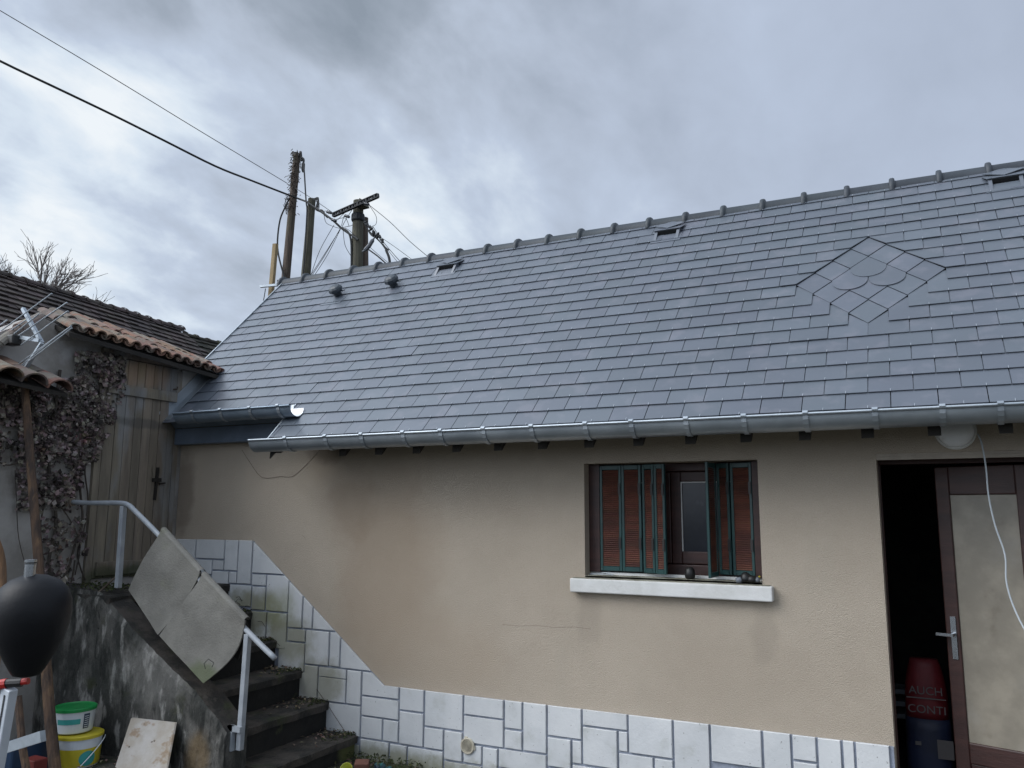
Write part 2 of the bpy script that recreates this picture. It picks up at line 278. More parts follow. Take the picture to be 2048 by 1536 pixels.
# ------------------------------------------------------------------ mesh helpers
class MB:
    def __init__(s): s.v = []; s.f = []; s.mi = []; s.cur = 0
    def add(s, vs, fs):
        o = len(s.v); s.v += [tuple(p) for p in vs]
        for f in fs: s.f.append([o+i for i in f]); s.mi.append(s.cur)
    def box(s, lo, hi, m=None):
        x0, y0, z0 = lo; x1, y1, z1 = hi
        vs = [Vector(p) for p in ((x0, y0, z0), (x1, y0, z0), (x1, y1, z0), (x0, y1, z0), (x0, y0, z1), (x1, y0, z1), (x1, y1, z1), (x0, y1, z1))]
        if m is not None: vs = [m @ p for p in vs]
        s.add(vs, [(0, 3, 2, 1), (4, 5, 6, 7), (0, 1, 5, 4), (1, 2, 6, 5), (2, 3, 7, 6), (3, 0, 4, 7)])
    def obox(s, p, q, wx, wy, up=(0, 0, 1)):
        """box running from p to q with section wx (sideways) by wy (along up)"""
        p = Vector(p); q = Vector(q); d = (q-p).normalized(); sd = d.cross(Vector(up)).normalized(); u = sd.cross(d).normalized()
        vs = []
        for c in (p, q):
            for a, b in ((-1, -1), (1, -1), (1, 1), (-1, 1)): vs.append(c + sd*(a*wx/2) + u*(b*wy/2))
        s.add(vs, [(0, 1, 2, 3), (7, 6, 5, 4), (0, 4, 5, 1), (1, 5, 6, 2), (2, 6, 7, 3), (3, 7, 4, 0)])
    def tube(s, pts, r, n=8, cap=True):
        pts = [Vector(p) for p in pts]
        rs = r if isinstance(r, (list, tuple)) else [r]*len(pts)
        o = len(s.v); prev = None
        for i, p in enumerate(pts):
            d = (pts[min(i+1, len(pts)-1)] - pts[max(i-1, 0)]).normalized()
            if prev is None:
                a = Vector((0, 0, 1)) if abs(d.z) < .9 else Vector((1, 0, 0)); e1 = d.cross(a).normalized()
            else:
                e1 = (prev - d*prev.dot(d)).normalized()
            prev = e1; e2 = d.cross(e1)
            for k in range(n):
                t = 2*math.pi*k/n; s.v.append(tuple(p + e1*(math.cos(t)*rs[i]) + e2*(math.sin(t)*rs[i])))
        for i in range(len(pts)-1):
            for k in range(n):
                a = o+i*n+k; b = o+i*n+(k+1) % n; s.f.append([a, b, b+n, a+n]); s.mi.append(s.cur)
        if cap:
            s.f.append([o+k for k in range(n)][::-1]); s.mi.append(s.cur)
            e = o+(len(pts)-1)*n; s.f.append([e+k for k in range(n)]); s.mi.append(s.cur)
    def lathe(s, c, prof, n=24, axis=None):
        """profile of (radius, height) turned about an axis through c"""
        c = Vector(c); ax = Vector(axis).normalized() if axis is not None else Vector((0, 0, 1))
        a = Vector((1, 0, 0)) if abs(ax.x) < .9 else Vector((0, 1, 0)); e1 = ax.cross(a).normalized(); e2 = ax.cross(e1)
        o = len(s.v)
        for (r, h) in prof:
            for k in range(n):
                t = 2*math.pi*k/n; s.v.append(tuple(c + ax*h + e1*(r*math.cos(t)) + e2*(r*math.sin(t))))
        for i in range(len(prof)-1):
            for k in range(n):
                p = o+i*n+k; q = o+i*n+(k+1) % n; s.f.append([p, q, q+n, p+n]); s.mi.append(s.cur)
        s.f.append([o+k for k in range(n)][::-1]); s.mi.append(s.cur)
        e = o+(len(prof)-1)*n; s.f.append([e+k for k in range(n)]); s.mi.append(s.cur)
    def prism(s, poly, vec):
        """flat polygon (3-D points) extruded along vec"""
        vec = Vector(vec); n = len(poly); a = [Vector(p) for p in poly]; b = [p+vec for p in a]
        s.add(a+b, [list(range(n))[::-1], [n+i for i in range(n)]] + [[i, (i+1) % n, n+(i+1) % n, n+i] for i in range(n)])
    def mesh(s, name, mats, smooth=False):
        me = bpy.data.meshes.new(name); me.from_pydata([tuple(p) for p in s.v], [], s.f)
        if not isinstance(mats, (list, tuple)): mats = [mats]
        for m in mats: me.materials.append(m)
        if len(mats) > 1: me.polygons.foreach_set('material_index', s.mi)
        if smooth: me.polygons.foreach_set('use_smooth', [True]*len(me.polygons))
        me.update(); return me
    def build(s, name, mats, parent=None, smooth=False, loc=None):
        o = bpy.data.objects.new(name, s.mesh(name, mats, smooth)); col.objects.link(o)
        if loc is not None: o.location = loc
        if parent is not None: attach(o, parent)
        return o
def wpos(o):
    p = Vector(o.location)
    while o.parent: o = o.parent; p = p + Vector(o.location)
    return p
def attach(o, parent):           # keeps the vertices where they were written (no object here is rotated above a child)
    o.parent = parent; o.location = Vector(o.location) - wpos(parent)
def fixn(o):
    import bmesh
    b = bmesh.new(); b.from_mesh(o.data); bmesh.ops.recalc_face_normals(b, faces=b.faces[:]); b.to_mesh(o.data); b.free()
def bevel(o, w_=.004, seg=2):
    m = o.modifiers.new('bevel', 'BEVEL'); m.width = w_; m.segments = seg; m.limit_method = 'ANGLE'; return o
def thing(name, label, cat, loc=(0, 0, 0), group=None, kind=None):
    o = bpy.data.objects.new(name, None); col.objects.link(o); o.location = loc; o.empty_display_size = .1
    return tag(o, label, cat, group, kind)
def tag(o, label=None, cat=None, group=None, kind=None):
    if label: o['label'] = label
    if cat: o['category'] = cat
    if group: o['group'] = group
    if kind: o['kind'] = kind
    return o
def catenary(p, q, sag, n=14):
    p = Vector(p); q = Vector(q); return [p.lerp(q, i/n) + Vector((0, 0, -sag*4*(i/n)*(1-i/n))) for i in range(n+1)]
def smoothpts(pts, n=5):
    pts = [Vector(p) for p in pts]; P = [pts[0]] + pts + [pts[-1]]; o = []
    for i in range(1, len(P)-2):
        for k in range(n):
            t = k/n; a, b, c, d = P[i-1:i+3]
            o.append(.5*((2*b) + (c-a)*t + (2*a-5*b+4*c-d)*t*t + (3*b-a-3*c+d)*t**3))
    o.append(P[-1]); return o

# ================================================================== GROUND
def gh(x, y):
    t = min(max((-3.55-x)/.7, 0), 1); t = t*t*(3-2*t)
    return .09 + .13*t
g = MB()
xs = [-400, -60, -20, -9] + [-8+.16*i for i in range(76)] + [9, 20, 60, 400]
ys = [-400, -60, -15, -5] + [-4+.16*i for i in range(55)] + [9, 20, 60, 200, 1500]
def gz(x, y):
    b = gh(x, y)
    if -8 < x < 4 and -4 < y < 4.7: b += .022*mathutils.noise.noise(Vector((x*3, y*3, 0))) + .012*mathutils.noise.noise(Vector((x*9, y*9, 5)))
    return b
for y in ys:
    for x in xs: g.v.append((x, y, gz(x, y)))
nx = len(xs)
for j in range(len(ys)-1):
    for i in range(nx-1): g.f.append([j*nx+i, j*nx+i+1, (j+1)*nx+i+1, (j+1)*nx+i]); g.mi.append(0)
tag(g.build('ground', MT['ground']), kind='structure')

# ================================================================== HOUSE
A = R_(45.5); CA, SA = math.cos(A), math.sin(A)
EY, EZ = 4.42, 2.26
def RP(x, S, h=0): return Vector((x, EY + S*CA - h*SA, EZ + S*SA + h*CA))
FY = 4.8
house = thing('house', 'beige roughcast cottage with new grey slate roof, brown shutters and white stone plinth', 'house', (-2, 5.5, 0.1))

# facade with openings, real thickness
XL, XR = -5.495, 3.2
wx0, wx1, wz0, wz1 = -1.92, -0.86, 1.36, 2.045       # window opening
dx0, dx1, dz1 = -0.24, 0.70, 2.06                    # door opening
fm = MB()
def wall_grid(mb, xs, zs, holes, y0, y1):
    def hole(xa, xb, za, zb): return any(h[0]-1e-6 <= xa and xb <= h[1]+1e-6 and h[2]-1e-6 <= za and zb <= h[3]+1e-6 for h in holes)
    for i in range(len(xs)-1):
        for j in range(len(zs)-1):
            a, b, c, d = xs[i], xs[i+1], zs[j], zs[j+1]
            if hole(a, b, c, d): continue
            mb.add([(a, y0, c), (b, y0, c), (b, y0, d), (a, y0, d)], [(0, 1, 2, 3)])
            mb.add([(a, y1, c), (b, y1, c), (b, y1, d), (a, y1, d)], [(3, 2, 1, 0)])
    for (a, b, c, d) in holes:
        mb.add([(a, y0, c), (a, y1, c), (a, y1, d), (a, y0, d)], [(0, 1, 2, 3)])
        mb.add([(b, y0, c), (b, y1, c), (b, y1, d), (b, y0, d)], [(3, 2, 1, 0)])
        mb.add([(a, y0, d), (b, y0, d), (b, y1, d), (a, y1, d)], [(3, 2, 1, 0)])
        mb.add([(a, y0, c), (b, y0, c), (b, y1, c), (a, y1, c)], [(0, 1, 2, 3)])
wall_grid(fm, [XL, wx0, wx1, dx0, dx1, XR], [-.2, wz0, wz1, dz1, 2.60], [(wx0, wx1, wz0, wz1), (dx0, dx1, -.2, dz1 - (dz1-wz1)), (dx0, dx1, wz1, dz1)], FY, FY+.24)
wall = fm.build('front_wall', MT['render'], house)
# far side, gable and back walls
sw = MB()
sw.box((3.2, FY, -.2), (3.42, 7.55, 2.5)); sw.box((-5.7, 7.35, -.2), (3.2, 7.55, 2.5)); sw.box((-5.7, 5.12, -.2), (-5.5, 7.35, 2.9))
sw.prism([(-5.5, 5.2, 2.7), (-5.5, 7.4, 2.7), (-5.5, 6.2, 3.9)], (-.18, 0, 0)); sw.prism([(3.22, 4.82, 2.5), (3.22, 7.5, 2.5), (3.22, 6.2, 3.9)], (.18, 0, 0))
fixn(sw.build('side_wall', MT['render'], house))
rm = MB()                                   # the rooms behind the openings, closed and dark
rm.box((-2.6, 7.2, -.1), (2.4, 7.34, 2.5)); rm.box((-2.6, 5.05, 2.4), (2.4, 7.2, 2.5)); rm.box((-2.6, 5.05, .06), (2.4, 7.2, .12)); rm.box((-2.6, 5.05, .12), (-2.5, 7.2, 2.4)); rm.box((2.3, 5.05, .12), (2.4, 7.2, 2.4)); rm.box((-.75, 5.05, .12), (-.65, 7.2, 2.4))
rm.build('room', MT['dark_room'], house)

# ---- roof deck
deck = MB()
XV, XE, XRR = -5.72, -4.15, 3.6
def S_(n): return .108 + .1285*n
deck.prism([RP(XV, S_(2)-.02 if False else S_(5), -.006), RP(XRR, S_(5), -.006), RP(XRR, 2.52, -.006), RP(XV, 2.52, -.006)], RP(0, 0, -.03)-RP(0, 0, 0))
deck.prism([RP(-5.47, S_(2)+.01, -.006), RP(XRR, S_(2)+.01, -.006), RP(XRR, S_(5), -.006), RP(-5.47, S_(5), -.006)], RP(0, 0, -.03)-RP(0, 0, 0))
deck.prism([RP(XE+.01, S_(-1)+.01, -.006), RP(XRR, S_(-1)+.01, -.006), RP(XRR, S_(2)+.01, -.006), RP(XE+.01, S_(2)+.01, -.006)], RP(0, 0, -.03)-RP(0, 0, 0))
ry = 6.17
deck.prism([(XV, 6.2, 4.0), (XRR, 6.2, 4.0), (XRR, 7.8, 2.35), (XV, 7.8, 2.35)], (0, -.02, -.03))
roof = deck.build('roof', MT['slate_edge'], house); fixn(roof)

# ---- slates
PW = .2095; XC = -.242
def clip(poly, a, b, c):      # keep a*x + b*s <= c
    o = []
    for i in range(len(poly)):
        p, q = poly[i], poly[(i+1) % len(poly)]; dp = a*p[0]+b*p[1]-c; dq = a*q[0]+b*q[1]-c
        if dp <= 0: o.append(p)
        if dp*dq < 0: t = dp/(dp-dq); o.append((p[0]+(q[0]-p[0])*t, p[1]+(q[1]-p[1])*t))
    return o
def slate_prism(mb, poly, S0, x0=0, s0=0, org=None, T=.005, h0=.018, k=.06):
    """poly in roof coordinates (x, S); the lower edge at S0 stands proud, the slate tilts under the next course"""
    org = org or Vector((0, 0, 0))
    top = []; bot = []
    for (x, s) in poly:
        h = h0 - k*(s-S0)
        bot.append(RP(x, s, h)-org); top.append(RP(x, s, h+T)-org)
    n = len(poly)
    mb.add(bot+top, [list(range(n))[::-1], [n+i for i in range(n)]] + [[i, (i+1) % n, n+(i+1) % n, n+i] for i in range(n)])
HW = 4*PW/2; NB, NT_ = 5, 13; NC = 9
GAP = .0021; LEN = .245
plain = []; special = []
for n in range(-1, 19):
    odd = n % 2
    off = (PW/2 if odd else 0)
    k0 = int((XV-XC-off)/PW)-2; k1 = int((XRR-XC-off)/PW)+2
    for k in range(k0, k1):
        xa = XC+off+k*PW; xb = xa+PW; s0 = S_(n); s1 = s0+LEN
        s1 = min(s1, 2.52)
        base = [(xa+GAP, s0), (xb-GAP, s0), (xb-GAP, s1), (xa+GAP, s1)]
        xm = (xa+xb)/2
        lim = XV if n >= 5 else (-5.475 if n >= 1 else XE)
        poly = clip(clip(base, -1, 0, -lim), 1, 0, XRR)
        if len(poly) < 3: continue
        changed = poly != base and abs(poly[0][0]-poly[1][0]) < PW*.97
        # around the diamond
        zone = NB-1 <= n <= NT_ and abs(xm-XC) < HW+PW
        if zone:
            dxa = min(abs(xa-XC), abs(xb-XC)) if (xa-XC)*(xb-XC) > 0 else 0
            # lower half: slate whose upper outer half continues up to the diamond edge
            if n < NC:
                # the inner half-column reaches the diamond edge
                vis = s0 + .1285
                ax = [abs(xa-XC), abs(xb-XC)]
                j_edge = HW - (S_(NC)-s0)/.1285*PW/2     # half-width of the diamond at this course's bottom
                inn, outr = min(ax), max(ax)
                if (xa-XC)*(xb-XC) < -1e-6 and n >= NB: continue
                if outr <= j_edge+1e-4 and n >= NB: continue
                if abs(inn - j_edge) < 1e-3 and n >= NB-1 and n < NC:
                    pass
            else:
                pass
        plain.append((n, k, xa, xb, poly, changed))
# diamond polygon limits handled as clips of the visible part (so slates never cut the diamond field)
def in_diamond(x, s):
    hw = HW*(1-abs(s-S_(NC))/(S_(NT_)-S_(NC))); return abs(x-XC) < hw - 1e-4
final = []
for (n, k, xa, xb, poly, ch) in plain:
    cxm = (xa+xb)/2; s0 = S_(n); extra = None
    if abs(cxm-XC) < HW+PW and NB-1 <= n < NT_:
        sgn = -1 if cxm < XC else 1
        inner = min(abs(xa-XC), abs(xb-XC)); outer = max(abs(xa-XC), abs(xb-XC)); cross = (xa-XC)*(xb-XC) < -1e-6
        slope = (S_(NT_)-S_(NC))/HW
        if n >= NC:                                   # above the widest row: trimmed along the upper edge
            if cross:
                if in_diamond(XC, s0+.01):            # the middle slate: two pieces would be hidden, drop
                    continue
            # keep (|x-XC|)*slope + (S - S_NC) >= top
            a = slope*sgn; c_ = slope*sgn*XC + (S_(NT_)-S_(NC)) + S_(NC)
            poly2 = clip(poly, -a, -1, -c_ - .002)
            if len(poly2) < 3: continue
            if min(q[1] for q in poly2) > s0+.1285: continue
            if poly2 != poly: extra = 'T'
            ch = ch or poly2 != poly; poly = poly2
        else:
            w_bot = HW - (S_(NC)-s0)*HW/(S_(NT_)-S_(NC))          # diamond half-width at the bottom line of this course
            w_top = w_bot + PW/2
            if n >= NB-1:
                if cross:
                    if n >= NB: continue
                elif outer <= w_top - PW*.45 and n >= NB: continue
                if not cross:
                    # vertical cut at the vertex: x_j where the course line stops, inner half runs up to the diamond
                    if abs(inner - max(w_bot, 0)) < 1e-3:
                        # L-shaped piece: outer half normal, inner half reaches up one more half course
                        X = lambda q: XC + sgn*q
                        poly = [(X(inner+.0008), s0), (X(outer-GAP), s0), (X(outer-GAP), s0+.1285+.05), (X(inner+PW/2), s0+.1285+.05), (X(inner+PW/2), s0+.257-.002), (X(inner+.0008), s0+.1285+.002)]
                        if n == NC-1: poly = [(X(inner+.0008), s0), (X(outer-GAP), s0), (X(outer-GAP), s0+.1285+.05), (X(inner+PW/2), s0+.1285+.05), (X(inner+PW/2), s0+.1285+.006), (X(inner+.0008), s0+.1285-.10)]
                        if sgn > 0: pass
                        else: poly = poly[::-1]
                        ch = True; extra = 'L'
                    elif inner < w_bot - 1e-3: 
                        continue
    final.append((n, xa, xb, poly, ch, extra))
def centre(n, xa, xb): return RP((xa+xb)/2, S_(n)+.06, 0)
def inframe(p):
    v = p-CAM; d = v.dot(FW)
    if d <= 0: return False
    px = 1024+F_PX*v.dot(RT)/d; py = 768-F_PX*v.dot(UP)/d
    return -60 < px < 2110 and 0 < py < 1560
final.sort(key=lambda q: (0 if inframe(centre(q[0], q[1], q[2])) else 1, (centre(q[0], q[1], q[2])-CAM).length))
std = MB(); o0 = RP(0, 0, 0)
slate_prism(std, [(GAP-PW/2, 0), (PW/2-GAP, 0), (PW/2-GAP, LEN), (GAP-PW/2, LEN)], 0, org=o0)
std_me = std.mesh('slate', MT['slate'])
field = MB(); hooks = MB()
rr = random.Random(3)
for idx, (n, xa, xb, poly, ch, extra) in enumerate(final):
    hj = rr.uniform(-.0008, .0008) + (.003 if rr.random() < .02 else 0)
    sj = rr.uniform(-.0010, .0010)
    if idx < 282:
        cxm = (xa+xb)/2; c0 = RP(cxm, S_(n)+sj, hj)
        if ch:
            mb = MB(); slate_prism(mb, poly, S_(n), org=RP(cxm, S_(n), 0), h0=.018+(.005 if extra == 'T' else 0)*.5); me = mb.mesh('slate', MT['slate'])
        else: me = std_me
        o = bpy.data.objects.new('slate', me); col.objects.link(o); o.location = c0; attach(o, roof)
    else:
        q = [(x, s+sj) for x, s in poly]
        slate_prism(field, q, S_(n)+sj, h0=.018+hj)
    if not ch and (xa+xb)/2 < 1.2:
        xm = (xa+xb)/2; s0 = S_(n)
        hooks.obox(RP(xm, s0-.004, .025), RP(xm, s0+.014, .026), .0022, .0020, up=RP(0, 0, 1)-RP(0, 0, 0))
tag(field.build('slate_field', MT['slate'], roof), kind='stuff')
tag(hooks.build('slate_hook', MT['hook'], roof), kind='stuff')
# diamond of small square slates set on the corner, with three fish-scale slates in the middle
for i in range(4):
    for j in range(4):
        # tile (i, j): apex lattice; column offset i-j, level counted down from the top
        lev = i+j; dxm = (j-i)*PW/2; st = S_(NT_)-lev*.1285
        cx0 = XC+dxm; e = .0024
        top = (cx0, st-e); rt = (cx0+PW/2-e, st-.1285); bt = (cx0, st-.257+e); lf = (cx0-PW/2+e, st-.1285)
        kind_scale = (i, j) in ((1, 1), (1, 2), (2, 1))
        if kind_scale:
            pts = [top, lf]
            for q in range(0, 13):
                t = math.pi*(1+q/12); pts.append((cx0+(PW/2-e)*math.cos(t), st-.1285-.02+(.108)*math.sin(t)))
            pts += [rt]
        else:
            pts = [top, lf, bt, rt]
        mb = MB(); zlift = .0165 + (6-lev)*.0   # each overlaps the one below it
        org = RP(cx0, st-.1285, 0)
        slate_prism(mb, pts, st-.257, org=org, h0=(.0165 if kind_scale else .0140), k=(.030), T=.0045)
        o = mb.build('fish_scale_slate' if kind_scale else 'diamond_slate', MT['slate'], None); fixn(o); o.location = org; attach(o, roof)
# zinc verge trims
vt = MB(); vt.obox(RP(XV-.006, S_(5)-.02, .012), RP(XV-.006, 2.5, .012), .012, .036, up=RP(0, 0, 1)-RP(0, 0, 0))
vt.build('verge_trim', MT['zinc'], roof); vt = MB(); vt.obox(RP(XE-.006, S_(-1)-.01, .010), RP(XE-.006, S_(1)+.12, .010), .012, .03, up=RP(0, 0, 1)-RP(0, 0, 0))
vt.build('verge_trim', MT['zinc'], roof)
# ---- ridge tiles
caps = [.51+.2985*i for i in range(-21, 11)]
def ridge_tile():
    mb = MB(); n = 14
    def ring(x, r, a0=-.12, a1=math.pi+.12):
        return [(x, 0 + r*math.cos(a0+(a1-a0)*k/n), r*math.sin(a0+(a1-a0)*k/n)) for k in range(n+1)]
    prof = [(-.020, .088), (-.018, .099), (-.009, .104), (.007, .104), (.016, .098), (.018, .084), (.024, .081), (.282, .078)]
    o = 0
    for x, r in prof: mb.v += ring(x, r)
    for i in range(len(prof)-1):
        for k in range(n): a = i*(n+1)+k; mb.f.append([a, a+1, a+n+2, a+n+1]); mb.mi.append(0)
    # underside shell
    m0 = len(mb.v); mb.v += ring(-.020, .072); mb.v += ring(.282, .068)
    for k in range(n): mb.f.append([m0+k, m0+n+1+k, m0+n+2+k, m0+k+1]); mb.mi.append(0); mb.f.append([k, m0+k, m0+k+1, k+1]); mb.mi.append(0)
    return mb.mesh('ridge_tile', MT['ridge'], True)
rt_me = ridge_tile()
for x in caps:
    if x < -5.80 or x > 3.4: continue
    o = bpy.data.objects.new('ridge_tile', rt_me); col.objects.link(o); o.location = (x, 6.205 + rr.uniform(-.003, .003), 4.018 + rr.uniform(-.003, .003)); attach(o, roof)
ec = MB(); ec.prism([(-5.765, 6.205+.080*math.cos(t*math.pi/12), 4.018+.080*math.sin(t*math.pi/12)) for t in range(13)], (.02, 0, 0)); fixn(ec.build('ridge_end_cap', MT['ridge'], roof))
# ---- three slot vents and two hooded vents
def slot_vent(x, S):
    c = RP(x, S, .02)
    mb = MB()
    def q(dx, ds, h): return RP(x+dx, S+ds, h)
    # sloping hood: side cheeks, top flap, dark mouth
    W_, H_ = .098, .10
    mb.prism([q(-W_, -.075, .018), q(-W_, .115, .018), q(-W_, .055, .048), ], q(.022, 0, 0)-q(0, 0, 0))
    mb.prism([q(W_-.022, -.075, .018), q(W_-.022, .115, .018), q(W_-.022, .055, .048)], q(.022, 0, 0)-q(0, 0, 0))
    mb.prism([q(-W_-.004, .045, .052), q(W_+.004, .045, .052), q(W_+.03, .150, .021), q(-W_-.03, .150, .021)], q(0, 0, .006)-q(0, 0, 0))
    mb.prism([q(-W_-.02, -.085, .016), q(W_+.02, -.085, .016), q(W_+.02, .02, .019), q(-W_-.02, .02, .019)], q(0, 0, .005)-q(0, 0, 0))
    o = mb.build('slot_vent', MT['slate'], roof); fixn(o)
    h = MB(); h.prism([q(-W_+.022, .035, .022), q(W_-.022, .035, .022), q(W_-.022, .040, .050), q(-W_+.022, .040, .050)], q(0, .02, 0)-q(0, 0, 0))
    ho = h.build('vent_mouth', MT['black_hole'], None); ho.parent = roof; ho.location = -wpos(roof); fixn(ho)
    # tilted square slate that sheds water over the hood
    d = MB(); slate_prism(d, [(x, S+.075), (x+.12, S+.165), (x, S+.235), (x-.12, S+.165)], S+.075, h0=.050, k=.17)
    do = d.build('diamond_slate', MT['slate'], None); do.parent = roof; do.location = -wpos(roof); fixn(do)
for (x, S) in ((-3.67, 2.20), (-1.68, 2.225), (.585, 2.24)): slot_vent(x, S)
def hood_vent(x, S):
    mb = MB(); b = RP(x, S, .02); nrm = (RP(0, 0, 1)-RP(0, 0, 0))
    mb.lathe(b, [(.036, -.01), (.036, .036)], 20, nrm)
    mb.lathe(b, [(.052, .034), (.064, .042), (.069, .056), (.064, .076), (.048, .092), (.022, .099), (.004, .100)], 8, nrm)
    mb.obox(b+Vector((.035, 0, 0))+nrm*.038, b+Vector((.098, 0, 0))+nrm*.040, .022, .008, up=nrm)
    o = mb.build('hooded_vent', MT['vent_plastic'], roof); bevel(o, .006, 2)
    f = MB(); slate_prism(f, [(x-.12, S-.16), (x+.11, S-.16), (x+.12, S+.11), (x-.10, S+.11)], S-.16, h0=.0165, k=.03, T=.004); fo = f.build('vent_flashing', MT['slate'], None); fo.parent = roof; fo.location = -wpos(roof)
for (x, S) in ((-4.76, 2.035), (-4.15, 2.06)): hood_vent(x, S)

# ---- gutters
def gutter(name, x0, x1, yc, z, r, m, brackets, endcut=0, bright=False):
    mb = MB(); n = 12; t = .004
    def prof(x, rad, sh=0):
        return [(x + sh*(k/n), yc - rad*math.cos(math.pi*k/n), z - rad*math.sin(math.pi*k/n)) for k in range(n+1)]
    a = prof(x0, r); b = prof(x1, r, 0); c = prof(x0, r-t); d = prof(x1, r-t, 0)
    if endcut:
        b = [(p[0]-endcut*(1-(i/n)), p[1], p[2]) for i, p in enumerate(b)]; d = [(p[0]-endcut*(1-(i/n)), p[1], p[2]) for i, p in enumerate(d)]
    mb.v += a+b+c+d; q = n+1
    for k in range(n):
        mb.f.append([k, k+1, q+k+1, q+k]); mb.mi.append(0)
        mb.f.append([2*q+k, 3*q+k, 3*q+k+1, 2*q+k+1]); mb.mi.append(1 if bright else 0)
        mb.f.append([q+k, q+k+1, 3*q+k+1, 3*q+k]); mb.mi.append(0)
        mb.f.append([k, 2*q+k, 2*q+k+1, k+1]); mb.mi.append(0)
    xe = x1-endcut
    mb.tube([(x0, yc-r-.006, z+.002), (xe, yc-r-.006, z+.002)], .008, 10)
    o = mb.build(name, [m, MT['zinc_sheen']], house, smooth=True)
    mod = o.modifiers.new('edges', 'EDGE_SPLIT'); mod.split_angle = R_(50)
    cp = MB(); cp.prism([(x0+.001, yc-(r+.001)*math.cos(math.pi*k/n), z-(r+.001)*math.sin(math.pi*k/n)) for k in range(n+1)], (-.004, 0, 0)); co = cp.build('end_cap', m, None); co.parent = o; co.location = -wpos(o); fixn(co)
    for xb in brackets:
        bb = MB(); pts = [(xb, yc+r+.01, z+.03)] + [(xb + .0, yc - (r+.004)*math.cos(math.pi*k/10), z - (r+.004)*math.sin(math.pi*k/10)) for k in range(10, -1, -1)] + [(xb, yc-r-.019, z+.006), (xb, yc-r-.010, z+.016), (xb, yc-r+.006, z+.012)]
        for i in range(len(pts)-1): bb.obox(pts[i], pts[i+1], .026, .0035, up=(0, pts[i][1]-yc+1e-3, pts[i][2]-z+1e-4)) if False else None
        # flat strap following the gutter
        for i in range(len(pts)-1):
            p, q2 = Vector(pts[i]), Vector(pts[i+1]); dd = (q2-p).normalized(); nn = Vector((1, 0, 0)).cross(dd)
            vs = []
            for c_ in (p-dd*.001, q2+dd*.001):
                for (sa, sb) in ((-1, -1), (1, -1), (1, 1), (-1, 1)): vs.append(c_ + Vector((sa*.013, 0, 0)) + nn*(sb*.0018))
            bb.add(vs, [(0, 1, 2, 3), (7, 6, 5, 4), (0, 4, 5, 1), (1, 5, 6, 2), (2, 6, 7, 3), (3, 7, 4, 0)])
        bo = bb.build('gutter_bracket', MT['zinc'], None); bo.parent = o; bo.location = -wpos(o)
    return o
bx = [onY(p, 860, 4.31).x for p in (570, 650, 722, 805, 880, 966, 1062, 1170, 1262, 1372, 1488, 1612, 1752, 1888)] + [.32, .72, 1.12, 1.6, 2.1, 2.6]
gutter('eaves_gutter', -4.27, 3.65, 4.395, 2.236, .078, MT['zinc'], [x for x in bx], 0)
ubx = [onY(p, 835, 4.53).x for p in (402, 458, 516, 572)]
ugf = onY(584, 817, 4.467).x; ugb = onY(614, 815, 4.617).x
gutter('upper_gutter', onY(347, 840, 4.45).x, ugb, 4.515, 2.487, .072, MT['zinc_dark'], ubx, endcut=ugb-ugf, bright=True)
# zinc fascia box and its sloping cover under the upper gutter
fb = MB(); fb.box((-5.47, 4.705, 2.275), (-4.18, 4.795, 2.405)); fo = fb.build('zinc_fascia', MT['lead'], house); bevel(fo, .004)
fc = MB(); fc.prism([(-5.47, 4.700, 2.408), (-4.16, 4.700, 2.408), (-4.16, 4.645, 2.46), (-5.47, 4.645, 2.46)], (0, .012, .012)); fixn(fc.build('sloping_flashing', MT['zinc_dark'], house))
fl = MB(); fl.prism([RP(-5.478, S_(1)+.03, .10), RP(-5.478, S_(1)+.03, .0), RP(-5.478, S_(6), .0), RP(-5.478, S_(6), .10)], (.006, 0, 0))
fl.prism([RP(-5.472, S_(1)+.03, .022), RP(-5.40, S_(1)+.03, .022), RP(-5.40, S_(6), .022), RP(-5.472, S_(6), .022)], RP(0, 0, .003)-RP(0, 0, 0)); fixn(fl.build('abutment_flashing', MT['zinc'], house))
# ---- rafters, eaves board
x = onY(679, 893, 4.47).x
rx = []
dxr = (onY(988, 880, 4.47).x - x)/4
while x < 3.3: rx.append(x); x += dxr
for x in rx:
    mb = MB(); mb.prism([(x, 4.470, 2.118), (x, 4.470, 2.235), (x, 4.798, 2.565), (x, 4.798, 2.42)], (.058, 0, 0)); fixn(mb.build('rafter_end', MT['rafter'], house))
tm = MB(); pts = [(538, 885), (578, 882), (572, 897), (560, 906), (549, 906), (539, 917), (541, 900)]
tm.prism([onY(px, py, 4.45) for px, py in pts], (0, .012, 0)); fixn(tm.build('torn_underlay_scrap', MT['black_metal'], house))

